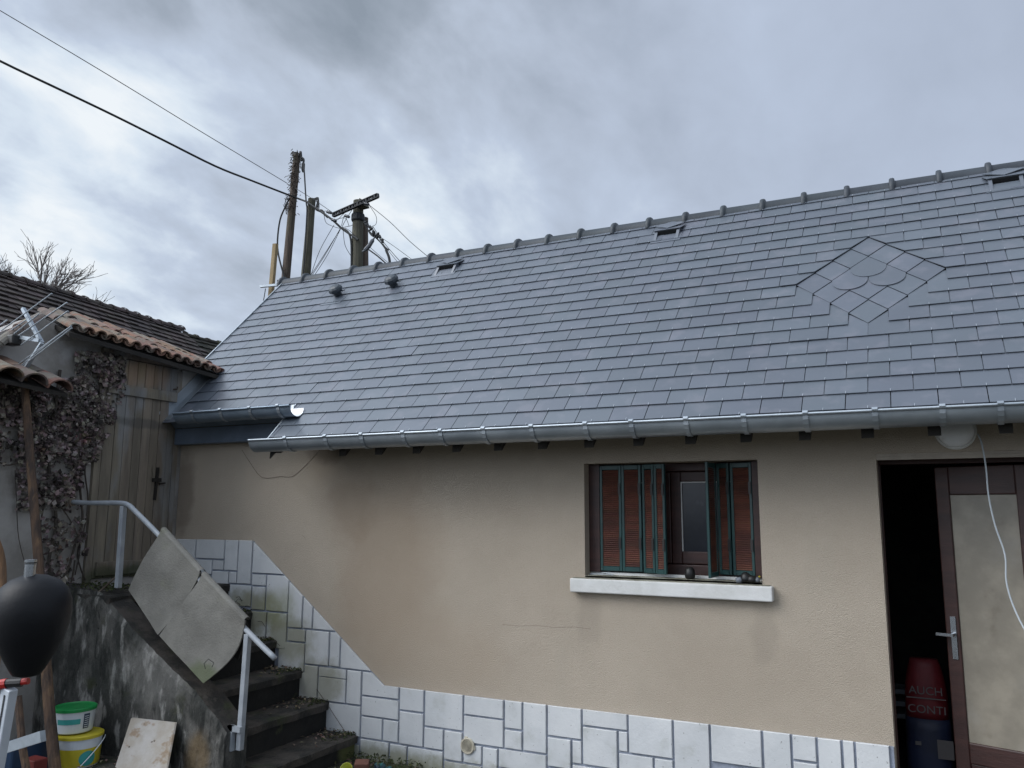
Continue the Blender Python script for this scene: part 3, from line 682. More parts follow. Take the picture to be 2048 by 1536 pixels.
# ---- plinth of white faux stone: grout backing and tiles
PT = [(-5.495, 1.52), (-4.635, 1.52), (-3.385, .578), (-.243, .578)]
pl = MB(); pl.prism([(XL, FY-.001, -.1), (XL, FY-.001, PT[0][1]-.004), (PT[1][0]-.002, FY-.001, PT[1][1]-.004), (PT[2][0]-.002, FY-.001, PT[2][1]-.004), (dx0-.004, FY-.001, .574), (dx0-.004, FY-.001, -.1)], (0, -.010, 0))
plinth = pl.build('stone_plinth', MT['grout'], house); fixn(plinth)
TL = """345 1078 354 1200;354 1078 392 1140;392 1078 450 1118;392 1118 425 1150;425 1119 450 1141;450 1079 477 1142;477 1080 506 1169;506 1080 577 1148;425 1141 458 1190;458 1142 476 1168;
504 1148 533 1172;458 1168 504 1215;504 1172 533 1221;533 1149 578 1224;578 1151 607 1257;607 1165 627 1258;627 1185 682 1262;504 1221 534 1290;534 1225 575 1300;575 1257 612 1284;
612 1259 660 1331;660 1263 682 1334;682 1268 746 1342;558 1282 610 1345;610 1329 637 1400;637 1332 694 1356;637 1356 694 1405;694 1339 724 1411;724 1343 799 1395;724 1395 799 1436;
637 1403 722 1475;722 1434 766 1480;766 1438 799 1486;799 1373 849 1423;799 1423 849 1491;849 1381 928 1456;928 1391 1009 1434;928 1434 1009 1493;1009 1400 1046 1459;1009 1459 1046 1498;
1046 1404 1095 1507;1095 1410 1165 1475;1165 1417 1257 1460;1165 1452 1236 1540;1236 1461 1257 1505;1095 1475 1144 1540;1144 1480 1165 1530;849 1456 888 1502;888 1461 926 1524;926 1488 965 1530;
965 1494 997 1550;997 1499 1095 1550;720 1477 779 1535;779 1487 815 1540;815 1494 888 1560;888 1522 965 1570;1257 1429 1348 1515;1239 1507 1309 1570;1309 1515 1348 1570;1348 1439 1422 1570;
1422 1448 1526 1538;1526 1461 1585 1580;1585 1469 1636 1523;1585 1523 1636 1580;1636 1475 1686 1580;1686 1479 1712 1580;1712 1483 1787 1590;560 1340 637 1400;610 1400 640 1480;640 1476 720 1540"""
tq = []
for part in TL.replace('\n', '').split(';'):
    a, b, c, d = map(float, part.split()); p = onY(a, b, FY-.015); q = onY(c, d, FY-.015)
    tq.append([p.x, q.x, q.z, p.z])
for it in range(3):                          # neighbours share one joint line
    for A_ in tq:
        for B_ in tq:
            if A_ is B_: continue
            if min(A_[1], B_[1])-max(A_[0], B_[0]) > .02 and abs(A_[2]-B_[3]) < .045: A_[2] = B_[3] = (A_[2]+B_[3])/2
            if min(A_[3], B_[3])-max(A_[2], B_[2]) > .02 and abs(A_[1]-B_[0]) < .04: A_[1] = B_[0] = (A_[1]+B_[0])/2
# lowest rows out of the photograph's bottom edge
xq = -3.3
rq = random.Random(5)
while xq < -.3:
    wq = rq.uniform(.12, .30); top = min([t[2] for t in tq if t[0] < xq+wq and t[1] > xq] + [.3])
    x2 = min(xq+wq, -.245)
    if top > .12: tq.append([xq, x2, .04, top])
    xq = x2
for (x0, x1, z0, z1) in tq:
    gq = .0068
    x1 = min(x1, dx0+.0)
    poly = [(x0+gq, z0+gq), (x1-gq*(0 if x1 > dx0-.01 else 1), z0+gq), (x1-gq*(0 if x1 > dx0-.01 else 1), z1-gq*(0 if abs(z1-.578) < .03 or abs(z1-1.52) < .03 else 1)), (x0+gq, z1-gq*(0 if abs(z1-.578) < .03 or abs(z1-1.52) < .03 else 1))]
    # clip to the plinth outline
    poly = clip(poly, 0, 1, 1.52)
    sx, sz = PT[1], PT[2]; nxn, nzn = (sx[1]-sz[1]), (sz[0]-sx[0])      # outward normal of the diagonal
    if x1 < -3.3: 
        poly = clip(poly, nxn, nzn, nxn*sx[0]+nzn*sx[1]) if (x1 > PT[1][0]) else poly
    if x0 < PT[2][0] < x1 and z1 > .5:
        sl_ = (PT[1][1]-PT[2][1])/(PT[2][0]-PT[1][0]); xd = PT[2][0]-max(0, z1-.578)/sl_
        poly = [(x0+gq, z0+gq), (x1-gq, z0+gq), (x1-gq, .578), (PT[2][0], .578)] + ([(xd, z1-gq), (x0+gq, z1-gq)] if xd > x0+gq else [(x0+gq, .578+(PT[2][0]-x0-gq)*sl_)])
    elif x0 > PT[2][0]-.12: poly = clip(poly, 0, 1, .578)
    if len(poly) < 3: continue
    mcx = sum(p[0] for p in poly)/len(poly); mcz = sum(p[1] for p in poly)/len(poly)
    th = rq.uniform(.009, .013); mb = MB(); k = .004
    n = len(poly); back = [(p[0]-mcx, 0, p[1]-mcz) for p in poly]; mid = [(p[0], -th, p[2]) for p in back]
    fr = []
    for p in mid:
        dl = math.hypot(p[0], p[2]); fr.append((p[0]*(1-k/dl), -th-.003, p[2]*(1-k/dl)))
    mb.add([Vector(p) for p in back+mid+fr], [[i, (i+1) % n, n+(i+1) % n, n+i] for i in range(n)] + [[n+i, n+(i+1) % n, 2*n+(i+1) % n, 2*n+i] for i in range(n)] + [[2*n+i for i in range(n)]])
    o = mb.build('stone_tile', MT['white_tile'], None); fixn(o); o.location = (mcx, FY-.0115, mcz); attach(o, plinth)
# round air grille in the plinth
gc = onY(935, 1492, FY-.03); vg = MB(); gcy = FY-.026
vg.lathe((gc.x, gcy, gc.z), [(.050, 0), (.050, .008), (.046, .011), (.039, .010), (.038, .003), (.001, .003)], 28, (0, -1, 0))
for r in (.031, .023, .015, .007): 
    vg.lathe((gc.x, gcy, gc.z), [(r+.0018, .003), (r+.0018, .008), (r-.0018, .008), (r-.0018, .003)], 24, (0, -1, 0))
vg.box((gc.x-.022, gcy-.006, gc.z+.038), (gc.x-.002, gcy+.004, gc.z+.055)); vg.box((gc.x+.030, gcy-.006, gc.z-.02), (gc.x+.055, gcy+.004, gc.z+.004))
MT['grille'] = mat('beige_plastic_grille', (.52, .48, .38), (.44, .40, .32), rough=.5)
fixn(vg.build('air_grille', MT['grille'], house))

# ---- window: brown frame, panes, sill
WY = FY+.155
win = MB(); fw = .055
win.box((wx0, WY, wz0+.012), (wx0+fw, WY+.06, wz1)); win.box((wx1-fw, WY, wz0+.012), (wx1, WY+.06, wz1)); win.box((wx0+fw, WY, wz1-.05), (wx1-fw, WY+.06, wz1)); win.box((wx0+fw, WY, wz0+.012), (wx1-fw, WY+.06, wz0+.075))
wo = win.build('window', MT['brown_wood'], house); bevel(wo, .005)
xm = (wx0+wx1)/2 + .0
def sash(x0, x1):
    s = MB(); z0, z1 = wz0+.078, wz1-.052; t = .062; y = WY+.012
    s.box((x0, y, z0), (x0+t, y+.045, z1)); s.box((x1-t, y, z0), (x1, y+.045, z1)); s.box((x0+t, y, z0), (x1-t, y+.045, z0+.075)); s.box((x0+t, y, z1-t), (x1-t, y+.045, z1))
    o = s.build('sash', MT['brown_wood'], None); o.parent = wo; o.location = -wpos(wo); bevel(o, .006)
    gl = MB(); gl.box((x0+t-.004, y+.02, z0+.071), (x1-t+.004, y+.028, z1-t+.004)); go = gl.build('pane', MT['glass'], None); go.parent = wo; go.location = -wpos(wo)
    bd = MB(); bd.box((x0+t, y+.008, z0+.075), (x0+t+.006, y+.019, z1-t)); bd.box((x0+t+.006, y+.008, z1-t-.006), (x1-t, y+.019, z1-t)); b2 = bd.build('glazing_bead', MT['sill'], None); b2.parent = wo; b2.location = -wpos(wo)
sash(wx0+fw+.002, onY(1340, 1000, WY).x-.001); sash(onY(1340, 1000, WY).x+.001, wx1-fw-.002)
sl = MB(); sl.box((-2.0, FY-.055, 1.262), (-.80, FY+.16, 1.345)); so = sl.build('window_sill', MT['sill'], house); bevel(so, .008, 3)
s2 = MB(); s2.box((-1.985, FY-.045, 1.3455), (-.815, FY+.0, 1.350)); s2.box((wx0+.001, FY+.0, 1.3455), (wx1-.001, FY+.15, 1.362)); s2o = s2.build('dirty_sill_top', MT['sill_top'], None); s2o.parent = so; s2o.location = -wpos(so)
s3 = MB(); s3.box((wx0+.002, FY+.092, 1.3625), (wx1-.002, FY+.12, 1.378)); s3o = s3.build('sill_upstand', MT['sill'], None); s3o.parent = so; s3o.location = -wpos(so)

# ---- folding shutters: green steel frames with brown wooden louvres
def leaf(p0, p1, z0, z1, slats=True, back=False, label=None, hinge=True):
    """one leaf from plan point p0 to p1 (x, y)"""
    p0 = Vector((*p0, 0)); p1 = Vector((*p1, 0)); d = (p1-p0); wd = d.length; d.normalize(); nrm = Vector((d.y, -d.x, 0))
    Mx = Matrix(((d.x, -nrm.x, 0, p0.x), (d.y, -nrm.y, 0, p0.y), (0, 0, 1, 0), (0, 0, 0, 1)))
    f = MB(); t = .017; th = .016
    f.box((0, 0, z0), (t, th, z1), Mx); f.box((wd-t, 0, z0), (wd, th, z1), Mx); f.box((t, 0, z0), (wd-t, th, z0+.028), Mx); f.box((t, 0, z1-.028), (wd-t, th, z1), Mx)
    fo = f.build('shutter_leaf', MT['green'], house); fixn(fo); bevel(fo, .002, 1)
    if label: fo['label'] = label
    s = MB(); zz_ = z0+.031; st = .0125
    while zz_ < z1-.034:
        vs = [Mx @ Vector(q) for q in ((t-.001, .001, zz_), (wd-t+.001, .001, zz_), (wd-t+.001, .011, zz_+.0115), (t-.001, .011, zz_+.0115), (t-.001, .004, zz_-.001), (wd-t+.001, .004, zz_-.001), (wd-t+.001, .014, zz_+.0105), (t-.001, .014, zz_+.0105))]
        s.add(vs, [(0, 1, 2, 3), (7, 6, 5, 4), (0, 4, 5, 1), (2, 6, 7, 3)]); zz_ += st
    so_ = s.build('louvre_slats', MT['louver'], None); so_.parent = fo; so_.location = -wpos(fo); so_['kind'] = 'stuff'
    if hinge:
        h = MB()
        for zc in (z0+.17, z0+.50):
            h = MB(); h.box((wd-t-.002, -.006, zc-.035), (wd-.004, -.0005, zc+.035), Mx)
            ho = h.build('shutter_hinge', MT['black_metal'], None); ho.parent = fo; ho.location = -wpos(fo); fixn(ho)
    return fo
SY = FY+.075
z0s, z1s = wz0+.028, wz1-.010
def lx(px, Y): return onY(px, 1040, Y).x
leaf((lx(1200, SY), SY), (lx(1243, SY), SY), z0s, z1s)
leaf((lx(1243, SY)+.002, SY), (lx(1283, SY), SY), z0s-.0, z1s)
leaf((lx(1285, SY), SY), (lx(1308, SY-.03), SY-.03), z0s-.004, z1s, label='narrow looking folded shutter leaf turned outwards')
leaf((lx(1309, SY-.03), SY-.03), (lx(1330, SY-.055), SY-.055), z0s-.006, z1s)
leaf((lx(1418, SY-.12), SY-.115), (lx(1434, SY+.05), SY+.06), z0s-.012, z1s+.002, label='shutter leaf swung straight out, seen edge on', hinge=False)
leaf((lx(1462, SY+.02), SY+.03), (lx(1506, SY), SY), z0s, z1s)
leaf((lx(1434, SY+.05)+.004, SY+.05), (lx(1460, SY+.03), SY+.035), z0s, z1s)
jm = MB(); jm.box((wx0+.001, SY, wz0+.02), (lx(1200, SY)-.003, SY+.03, wz1-.002)); jm.build('shutter_jamb', MT['brown_wood'], house); jm = MB(); jm.box((lx(1506, SY)+.003, SY, wz0+.02), (wx1-.001, SY+.03, wz1-.002)); jm.build('shutter_jamb', MT['brown_wood'], house)

# ---- doorway: frame and open glazed leaf
df = MB(); fy = FY+.14
df.box((dx1-.06, fy, .1), (dx1, fy+.06, dz1)); df.box((dx0, fy, dz1-.05), (dx1-.06, fy+.06, dz1)); df.box((dx0, fy, .1), (dx0+.010, fy+.05, dz1-.05)); 
df.build('door_frame', MT['brown_wood'], house)
dl = MB(); dl.box((dx0+.001, FY+.004, dz1-.034), (dx1, FY+.02, dz1-.001)); dl.build('door_lintel_strip', MT['reveal'], house)
ds = MB(); ds.box((dx0, FY-.03, .06), (dx1, FY+.24, .115)); ds.build('door_step', MT['mossy_conc'], house)
hx, hy = dx1-.23, fy+.035                                          # hinge post of the open leaf
ang = R_(18); dwid = .46
Md = Matrix.Translation((hx+.0, hy, 0)) @ Matrix.Rotation(-ang, 4, 'Z')
lf = MB(); st = .070
def lb(m_, a, b, c, d, y0=0, y1=.04): m_.box((-b, y0, c), (-a, y1, d), Md)
lb(lf, 0, st, .14, 2.0); lb(lf, dwid-st, dwid, .14, 2.0); lb(lf, st, dwid-st, 1.845, 2.0); lb(lf, st, dwid-st, .46, .565); lb(lf, st, dwid-st, .14, .22)
lb(lf, st, dwid-st, .22, .46, .010, .028)
leafo = lf.build('door_leaf', MT['brown_wood'], house); fixn(leafo); bevel(leafo, .006)
gp = MB(); lb(gp, st-.004, dwid-st+.004, .56, 1.85, .014, .022)
go = gp.build('glass_panel', MT['frosted'], None); fixn(go); go.parent = leafo; go.location = -wpos(leafo)
hb = MB(); lb(hb, dwid-.055, dwid-.028, .98, 1.20, -.008, 0); lb(hb, dwid-.050, dwid-.036, 1.10, 1.115, -.045, -.008); lb(hb, dwid-.050, dwid-.036+.07, 1.10, 1.115, -.052, -.040)
ho = hb.build('door_handle', MT['chrome'], None); fixn(ho); ho.parent = leafo; ho.location = -wpos(leafo)
# second, fixed leaf behind the cable
fx_ = MB(); fx_.box((hx+.004, fy+.01, .14), (dx1-.06, fy+.05, 2.005)); fx_.build('fixed_door_panel', MT['brown_wood'], house)

# ---- bulkhead lamp and its cable
lc = onY(1911, 860, FY-.05); bl = MB()
lamp = thing('bulkhead_lamp', 'round white bulkhead lamp on the wall under the gutter above the doorway', 'wall lamp', (lc.x, FY, lc.z))
bl.lathe((lc.x, FY, lc.z), [(.098, 0), (.098, .018), (.092, .024)], 32, (0, -1, 0)); bl.build('lamp_base', MT['sill'], lamp)
b2 = MB(); b2.lathe((lc.x, FY, lc.z), [(.088, .022), (.084, .045), (.068, .068), (.040, .083), (.004, .088)], 32, (0, -1, 0)); b2.build('lamp_shade', MT['opal'], lamp, smooth=True)
cb = MB(); pts = [onY(px, py, y) for px, py, y in ((1955, 868, 4.76), (1963, 885, 4.75), (1972, 935, 4.74), (1977, 990, 4.73), (1990, 1050, 4.72), (2010, 1110, 4.71), (2013, 1165, 4.70), (2030, 1220, 4.68), (2060, 1275, 4.64), (2110, 1330, 4.6), (2180, 1480, 4.55))]
cb.tube(smoothpts(pts, 5), .0042, 8); tag(cb.build('hanging_cable', MT['cable_white'], smooth=True), 'pale cable hanging from the round lamp across the doorway', 'cable')

# ---- thin wire on the wall
tw = MB(); tw.tube(smoothpts([onY(px, py, FY-.004) for px, py in ((484, 900), (500, 925), (524, 955), (560, 953), (585, 953), (612, 930), (640, 900))], 3), .0014, 5)
tag(tw.build('loose_wire', MT['rusty']), 'thin loose wire sagging on the beige wall below the upper gutter', 'wire')

# ---- hairline cracks in the render
for pts in (((1005, 1249), (1040, 1252), (1075, 1251), (1110, 1255), (1150, 1254), (1182, 1258)), ((604, 1070), (608, 1073), (611, 1079))):
    mb = MB(); mb.tube([onY(px, py, FY-.0002) for px, py in pts], .0007, 4); mb.build('hairline_crack', MT['rusty'], house)

# ---- things on the sill
c = onY(1380, 1150, FY+.03); mb = MB(); zt = 1.3625
mb.lathe((c.x, FY+.03, zt), [(.020, 0), (.029, .008), (.031, .030), (.027, .052), (.017, .066), (.010, .068)], 18); tag(mb.build('black_pot', MT['black_metal'], smooth=True), 'small black rounded pot in the middle of the window sill', 'pot')
gl = thing('gloves_heap', 'black and grey work glove bundled at the right end of the window sill', 'glove', (onY(1500, 1160, FY+.01).x, FY+.0, zt))
gx = gl.location.x
mb = MB()
for (dx, dy, r1, r2, h) in ((-.02, .0, .028, .020, .052), (.012, -.01, .024, .018, .036), (.034, .004, .018, .014, .030)): mb.lathe((gx+dx, FY+dy, zt), [(r1, 0), (r1*1.1, h*.3), (r2*1.3, h*.75), (r2*.5, h)], 9, (dx*4, .1, 1))
mb.build('glove_body', MT['black_metal'], gl, smooth=True)
mb = MB(); mb.lathe((gx-.055, FY-.005, zt+.008), [(.014, -.02), (.018, 0), (.014, .02)], 10, (1, .2, .2)); mb.lathe((gx+.045, FY-.01, zt+.012), [(.011, -.012), (.014, 0), (.008, .016)], 10, (.2, .2, 1)); mb.build('glove_cuff', MT['grey_plastic'], gl, smooth=True)
mb = MB(); mb.lathe((gx+.056, FY-.01, zt+.030), [(.002, -.006), (.007, 0), (.002, .006)], 8, (0, 0, 1)); mb.build('yellow_tag', MT['bucket_yellow'], gl)
mb = MB(); c = onY(1215, 1156, FY+.02)
pts = [(c.x+.035*math.cos(t*.7)*(1-.03*t), FY+.02+.02*math.sin(t*.7), zt+.006+.002*t) for t in range(9)]
mb.tube(smoothpts([(c.x-.13, FY+.05, zt+.004), (c.x-.07, FY+.03, zt+.006)]+pts, 3), .0028, 5); tag(mb.build('wire_offcut', MT['cable_white']), 'curled white wire offcut lying at the left end of the sill', 'wire')

# ---- sack just inside the doorway
sk = thing('paper_sack', 'red and navy paper sack with white letters standing inside the dark doorway', 'sack', (-.09, 5.45, .12))
def sackmb(z0, z1, w, d, pin=1):
    mb = MB(); n = 8
    for i in range(n+1):
        t = i/n; z = z0+(z1-z0)*t; bul = 1+.06*math.sin(math.pi*t) if pin == 0 else 1-.35*t**3
        for k in range(16):
            a = 2*math.pi*k/16; e = 2.6; ca, sa = math.cos(a), math.sin(a); r = (abs(ca)**e+abs(sa)**e)**(-1/e)
            mb.v.append((-.09+w*bul*r*ca, 5.45+d*bul*r*sa, z))
    for i in range(n):
        for k in range(16): a = i*16+k; b = i*16+(k+1) % 16; mb.f.append([a, b, b+16, a+16]); mb.mi.append(0)
    mb.f.append([k for k in range(16)][::-1]); mb.mi.append(0); mb.f.append([n*16+k for k in range(16)]); mb.mi.append(0); return mb
sackmb(.12, .60, .115, .08, 0).build('sack_body', MT['bag_navy'], sk, smooth=True); sackmb(.601, .92, .112, .078, 1).build('sack_top', MT['bag_red'], sk, smooth=True)
def text(body, size, loc, rot, m, name, parent, ext=.0006):
    cu = bpy.data.curves.new(name, 'FONT'); cu.body = body; cu.size = size; cu.extrude = ext; cu.align_x = 'CENTER'; cu.materials.append(m)
    o = bpy.data.objects.new(name, cu); col.objects.link(o); o.location = loc; o.rotation_euler = rot
    bpy.context.view_layer.update(); me = bpy.data.meshes.new_from_object(o.evaluated_get(bpy.context.evaluated_depsgraph_get()))
    o2 = bpy.data.objects.new(name, me); col.objects.link(o2); o2.location = loc; o2.rotation_euler = rot; bpy.data.objects.remove(o)
    if parent is not None: attach(o2, parent)
    return o2
text('AUCH', .062, (-.09, 5.366, .735), (R_(90), 0, 0), MT['bag_print'], 'lettering', sk)
text('CONTI', .062, (-.09, 5.362, .635), (R_(90), 0, 0), MT['bag_print'], 'lettering', sk)
for lo_, hi_, nm in (((-.19, 5.362, .712), (.01, 5.366, .718), 'printed_line'), ((-.05, 5.360, .40), (.03, 5.364, .50), 'printed_patch'), ((-.16, 5.360, .46), (-.13, 5.364, .48), 'printed_patch')):
    mb = MB(); mb.box(lo_, hi_); mb.build(nm, MT['bag_print'], sk)
mb = MB()
for z in (.62, .70, .78): mb.box((-.62, 6.4, z-.25), (-.2, 6.6, z-.22))
tag(mb.build('metal_shelf_rack', MT['steel']), 'grey metal shelf rack in the gloom behind the doorway', 'shelf rack')

# ================================================================== STAIRS, LANDING, SIDE WALL
stairs = thing('outdoor_stairs', 'mossy black concrete stairs climbing to the shed door along the plinth', 'stairs', (-4.2, 4.3, .1))
T = [(-3.61, .24), (-3.86, .43), (-4.11, .62), (-4.36, .81), (-4.61, 1.0), (-4.86, 1.19)]
rs = random.Random(11)
for i, (x, z) in enumerate(T):
    xl = T[i+1][0] if i+1 < len(T) else -5.495
    mb = MB(); nseg = 10; y0, y1 = (3.90, 4.782) if i < 5 else (3.725, 4.782)
    # tread slab with worn nosing
    vs = []; 
    for j in range(nseg+1):
        y = y0+(y1-y0)*j/nseg; e = rs.uniform(-.010, .006)
        vs += [(x+.022+e, y, z-.055), (x+.026+e, y, z-.012+rs.uniform(-.003, .003)), (x+.012+e, y, z+rs.uniform(-.004, .002)), (xl-.03, y, z+rs.uniform(-.002, .004)), (xl-.03, y, z-.055)]
    mb.v = vs
    for j in range(nseg):
        for k in range(5): a = j*5+k; b = j*5+(k+1) % 5; mb.f.append([a, b, b+5, a+5]); mb.mi.append(0)
    mb.f.append([0, 1, 2, 3, 4]); mb.mi.append(0); e = nseg*5; mb.f.append([e+4, e+3, e+2, e+1, e]); mb.mi.append(0)
    o = mb.build('tread', MT['step_top'], stairs); fixn(o)
    rb = MB(); zb = 0 ; rb.box((xl-.03, y0+.002, -.05), (x, y1-.002, z-.053)); rb.build('riser', MT['riser'], stairs)
# parapet wall facing the yard
pw = MB(); y0, y1 = 3.72, 3.895
prof = [(-5.495, 1.235), (-4.93, 1.215), (-4.60, 1.00), (-4.25, .80), (-3.98, .655), (-3.90, .60), (-3.74, .47)]
def par(nx=70, nz=22):
    mb = MB(); xs_ = [-5.495+(5.495-3.74)*i/nx for i in range(nx+1)]
    def top(x):
        for a, b in zip(prof, prof[1:]):
            if a[0] <= x <= b[0]+1e-9: t = (x-a[0])/(b[0]-a[0]); return a[1]+(b[1]-a[1])*t
        return prof[-1][1]
    for j in range(nz+1):
        for x in xs_:
            z = -.05 + (top(x)+.05)*j/nz
            y = y0 + .010*mathutils.noise.noise(Vector((x*7, z*7, 1))) + .006*mathutils.noise.noise(Vector((x*22, z*22, 3)))
            if j == nz: y += .012; z -= .004
            mb.v.append((x, y, z + (.008*mathutils.noise.noise(Vector((x*15, 0, 2))) if j > nz-2 else 0)))
    for j in range(nz):
        for i in range(nx): a = j*(nx+1)+i; mb.f.append([a, a+1, a+nx+2, a+nx+1]); mb.mi.append(0)
    o = len(mb.v); base = nz*(nx+1)
    for x in xs_: mb.v.append((x, y1, top(x)+.004))
    for x in xs_: mb.v.append((x, y1, -.05))
    for i in range(nx):
        mb.f.append([base+i, base+i+1, o+i+1, o+i]); mb.mi.append(1)
        mb.f.append([o+i, o+i+1, o+nx+1+i+1, o+nx+1+i]); mb.mi.append(1)
    mb.f.append([j*(nx+1)+nx for j in range(nz+1)] + [o+nx, o+nx+1+nx]); mb.mi.append(0)
    return mb
po = par().build('side_parapet', [MT['mossy_conc'], MT['step_top']], stairs); fixn(po)

# ---- handrail
rl = thing('handrail', 'bent grey painted steel handrail with two posts beside the mossy stairs', 'handrail', (-4.85, 3.8, 1.2))
RY = 3.80
pr = [onY(px, py, RY) for px, py in ((146, 1004), (180, 1006), (240, 1006), (256, 1010), (268, 1020), (330, 1083), (450, 1214), (505, 1273), (550, 1317))]
mb = MB(); mb.tube(smoothpts(pr, 4), .0165, 12); mb.build('rail_tube', MT['rail'], rl, smooth=True)
for (a, b, rt) in (((247, 1012), (236, 1176), 0), ((496, 1268), (479, 1500), 0)):
    p = onY(*a, RY); q = onY(*b, RY); mb = MB(); mb.obox(q, p, .034, .034, up=(0, 1, 0)); o = mb.build('rail_post', MT['rail'], rl); bevel(o, .003)
q = onY(236, 1150, RY); mb = MB(); mb.obox(q, onY(198, 1184, 3.74), .022, .008); mb.build('rail_brace', MT['rusty'], rl)
mb = MB(); e = onY(146, 1004, RY); mb.lathe(e+Vector((-.012, 0, 0)), [(.03, 0), (.03, .012)], 10, (1, 0, 0)); mb.build('rail_end_fixing', MT['rusty'], rl)
p = onY(462, 1450, 3.78); mb = MB(); mb.box((p.x-.01, 3.76, p.z-.14), (p.x+.03, 3.79, p.z)); mb.box((p.x-.01, 3.76, p.z-.03), (p.x+.09, 3.785, p.z+.0)); mb.build('post_clamp', MT['rail'], rl)

# ---- two stiff mats hung over the handrail
def draped(corners, name, label, bow, seed):
    """corners: top-left, top-right (on the rail), bottom-right, bottom-left as pixel points"""
    tl, tr, br, bl_ = corners; n = 14; rq = random.Random(seed)
    P0 = onY(*tl, RY-.022); P1 = onY(*tr, RY-.022); P2 = onY(*br, RY-.10); P3 = onY(*bl_, RY-.085)
    root = thing(name, label, 'mat', P0, group=None)
    def grid(off, back):
        mb = MB()
        for layer in (0, 1):
            for j in range(n+1):
                t = j/n
                for i in range(n+1):
                    s = i/n; a = P0.lerp(P1, s); b = P3.lerp(P2, s)
                    if back: b = a + Vector(((b.x-a.x)*.72, .085, (b.z-a.z)*.72))
                    p = a.lerp(b, t)
                    bw = bow*math.sin(math.pi*t)*(.35+.65*s)
                    if not back: p = p + Vector((bw*.9, -.02*math.sin(math.pi*t)*(1-s) + .035*math.sin(t*3.0)*s, -bw*.2))
                    p = p + Vector((0, (.004*mathutils.noise.noise(Vector((p.x*6, p.z*6, seed)))) + (.0 if layer == 0 else .011), 0))
                    if back: p = p + Vector((0, .045*min(t*6, 1), .01))
                    if t == 0: p = p + Vector((0, .0, .012))
                    mb.v.append(tuple(p))
        q = (n+1)*(n+1)
        for j in range(n):
            for i in range(n):
                a = j*(n+1)+i; mb.f.append([a, a+n+1, a+n+2, a+1]); mb.mi.append(0); mb.f.append([q+a, q+a+1, q+a+n+2, q+a+n+1]); mb.mi.append(1)
        ring = [i for i in range(n+1)] + [j*(n+1)+n for j in range(1, n+1)] + [n*(n+1)+i for i in range(n-1, -1, -1)] + [j*(n+1) for j in range(n-1, 0, -1)]
        for k in range(len(ring)): a, b = ring[k], ring[(k+1) % len(ring)]; mb.f.append([a, b, q+b, q+a]); mb.mi.append(0)
        return mb
    grid(0, False).build('front_flap', [MT['mat'], MT['mat_back']], root, smooth=False)
    grid(0, True).build('back_flap', [MT['mat_back'], MT['mat_back']], root)
    mb = MB(); pts = []
    for k in range(9):
        a = math.pi*k/8; pts.append((-.026*math.cos(a), .020*math.sin(a)))
    d = (P1-P0)
    for base in (P0, P1):
        for (y_, z_) in pts: mb.v.append(tuple(base + Vector((0, .022+y_, .012+z_))))
    for k in range(8): mb.f.append([k, k+1, 9+k+1, 9+k]); mb.mi.append(0)
    o = mb.build('top_fold', MT['mat'], root, smooth=True)
draped(((322, 1064), (399, 1149), (314, 1270), (257, 1180)), 'hanging_mat', 'upper grey carpet mat folded over the handrail nearest the shed door', .0, 1)
draped(((403, 1154), (489, 1246), (405, 1367), (318, 1271)), 'hanging_mat', 'lower grey carpet mat on the handrail with a green stained bottom corner', .05, 2)
mb = MB(); mb.tube([onY(px, py, RY-.128) for px, py in ((411, 1338), (408, 1327), (417, 1318), (428, 1326), (424, 1334))], .0022, 5); tag(mb.build('wire_hook', MT['black_metal']), 'small bent black wire caught near the bottom corner of the lower mat', 'wire')

# ================================================================== SHED
shed = thing('garden_shed', 'old plastered shed with clay tile roof and weathered plank door at the stair head', 'shed', (-6.0, 4.2, 1.2))
SX = -5.5
sh = MB()
# gable outline in the wall plane (Y, Z)
_ap = onX(82, 634, SX)
gp_ = [(2.3, -.1), (5.06, -.1), (5.06, 2.93), (3.80, 3.03), (_ap.y, _ap.z), (3.10, 2.84), (2.3, 2.45)]
sh.prism([(SX, y, z) for y, z in gp_], (-.25, 0, 0)); so = sh.build('shed_wall', MT['plaster'], shed); fixn(so)
sb = MB(); sb.box((-7.2, 5.08, -.1), (-5.76, 5.28, 2.95)); fixn(sb.build('shed_side_wall', MT['plaster'], shed))
# canal tiles: covers laid up the slope (away from the viewer), two courses
def canal(mb, a, b, r0, r1, up, n=8, t=.012):
    a = Vector(a); b = Vector(b); d = (b-a).normalized(); sd = d.cross(Vector(up)).normalized(); u = sd.cross(d)
    o = len(mb.v)
    for (c, r) in ((a, r0), (b, r1)):
        for q in (0, t):
            for k in range(n+1):
                th = math.pi*k/n; mb.v.append(tuple(c + sd*((r-q)*math.cos(th)) + u*((r-q)*math.sin(th)*.8)))
    m = n+1
    for k in range(n):
        mb.f += [[o+k, o+k+1, o+2*m+k+1, o+2*m+k], [o+m+k, o+3*m+k, o+3*m+k+1, o+m+k+1], [o+k, o+m+k, o+m+k+1, o+k+1], [o+2*m+k, o+2*m+k+1, o+3*m+k+1, o+3*m+k]]; mb.mi += [0]*4
    mb.f += [[o, o+2*m, o+3*m, o+m], [o+n, o+m+n, o+3*m+n, o+2*m+n]]; mb.mi += [0]*2
sdk = MB()
E0 = Vector((-5.33, 3.62, 2.995)); E1 = Vector((-5.33, 5.08, 2.885)); UPV = Vector((-.75, 0, .31))
EM = E0.lerp(E1, .36)
sdk.prism([p_+Vector((0, 0, -.01)) for p_ in (E0, E1, E1+UPV, EM+UPV, E0+UPV*.46)], (0, 0, -.03)); fixn(sdk.build('roof_boarding', MT['rafter'], shed))
rt = random.Random(21); nrow = 15
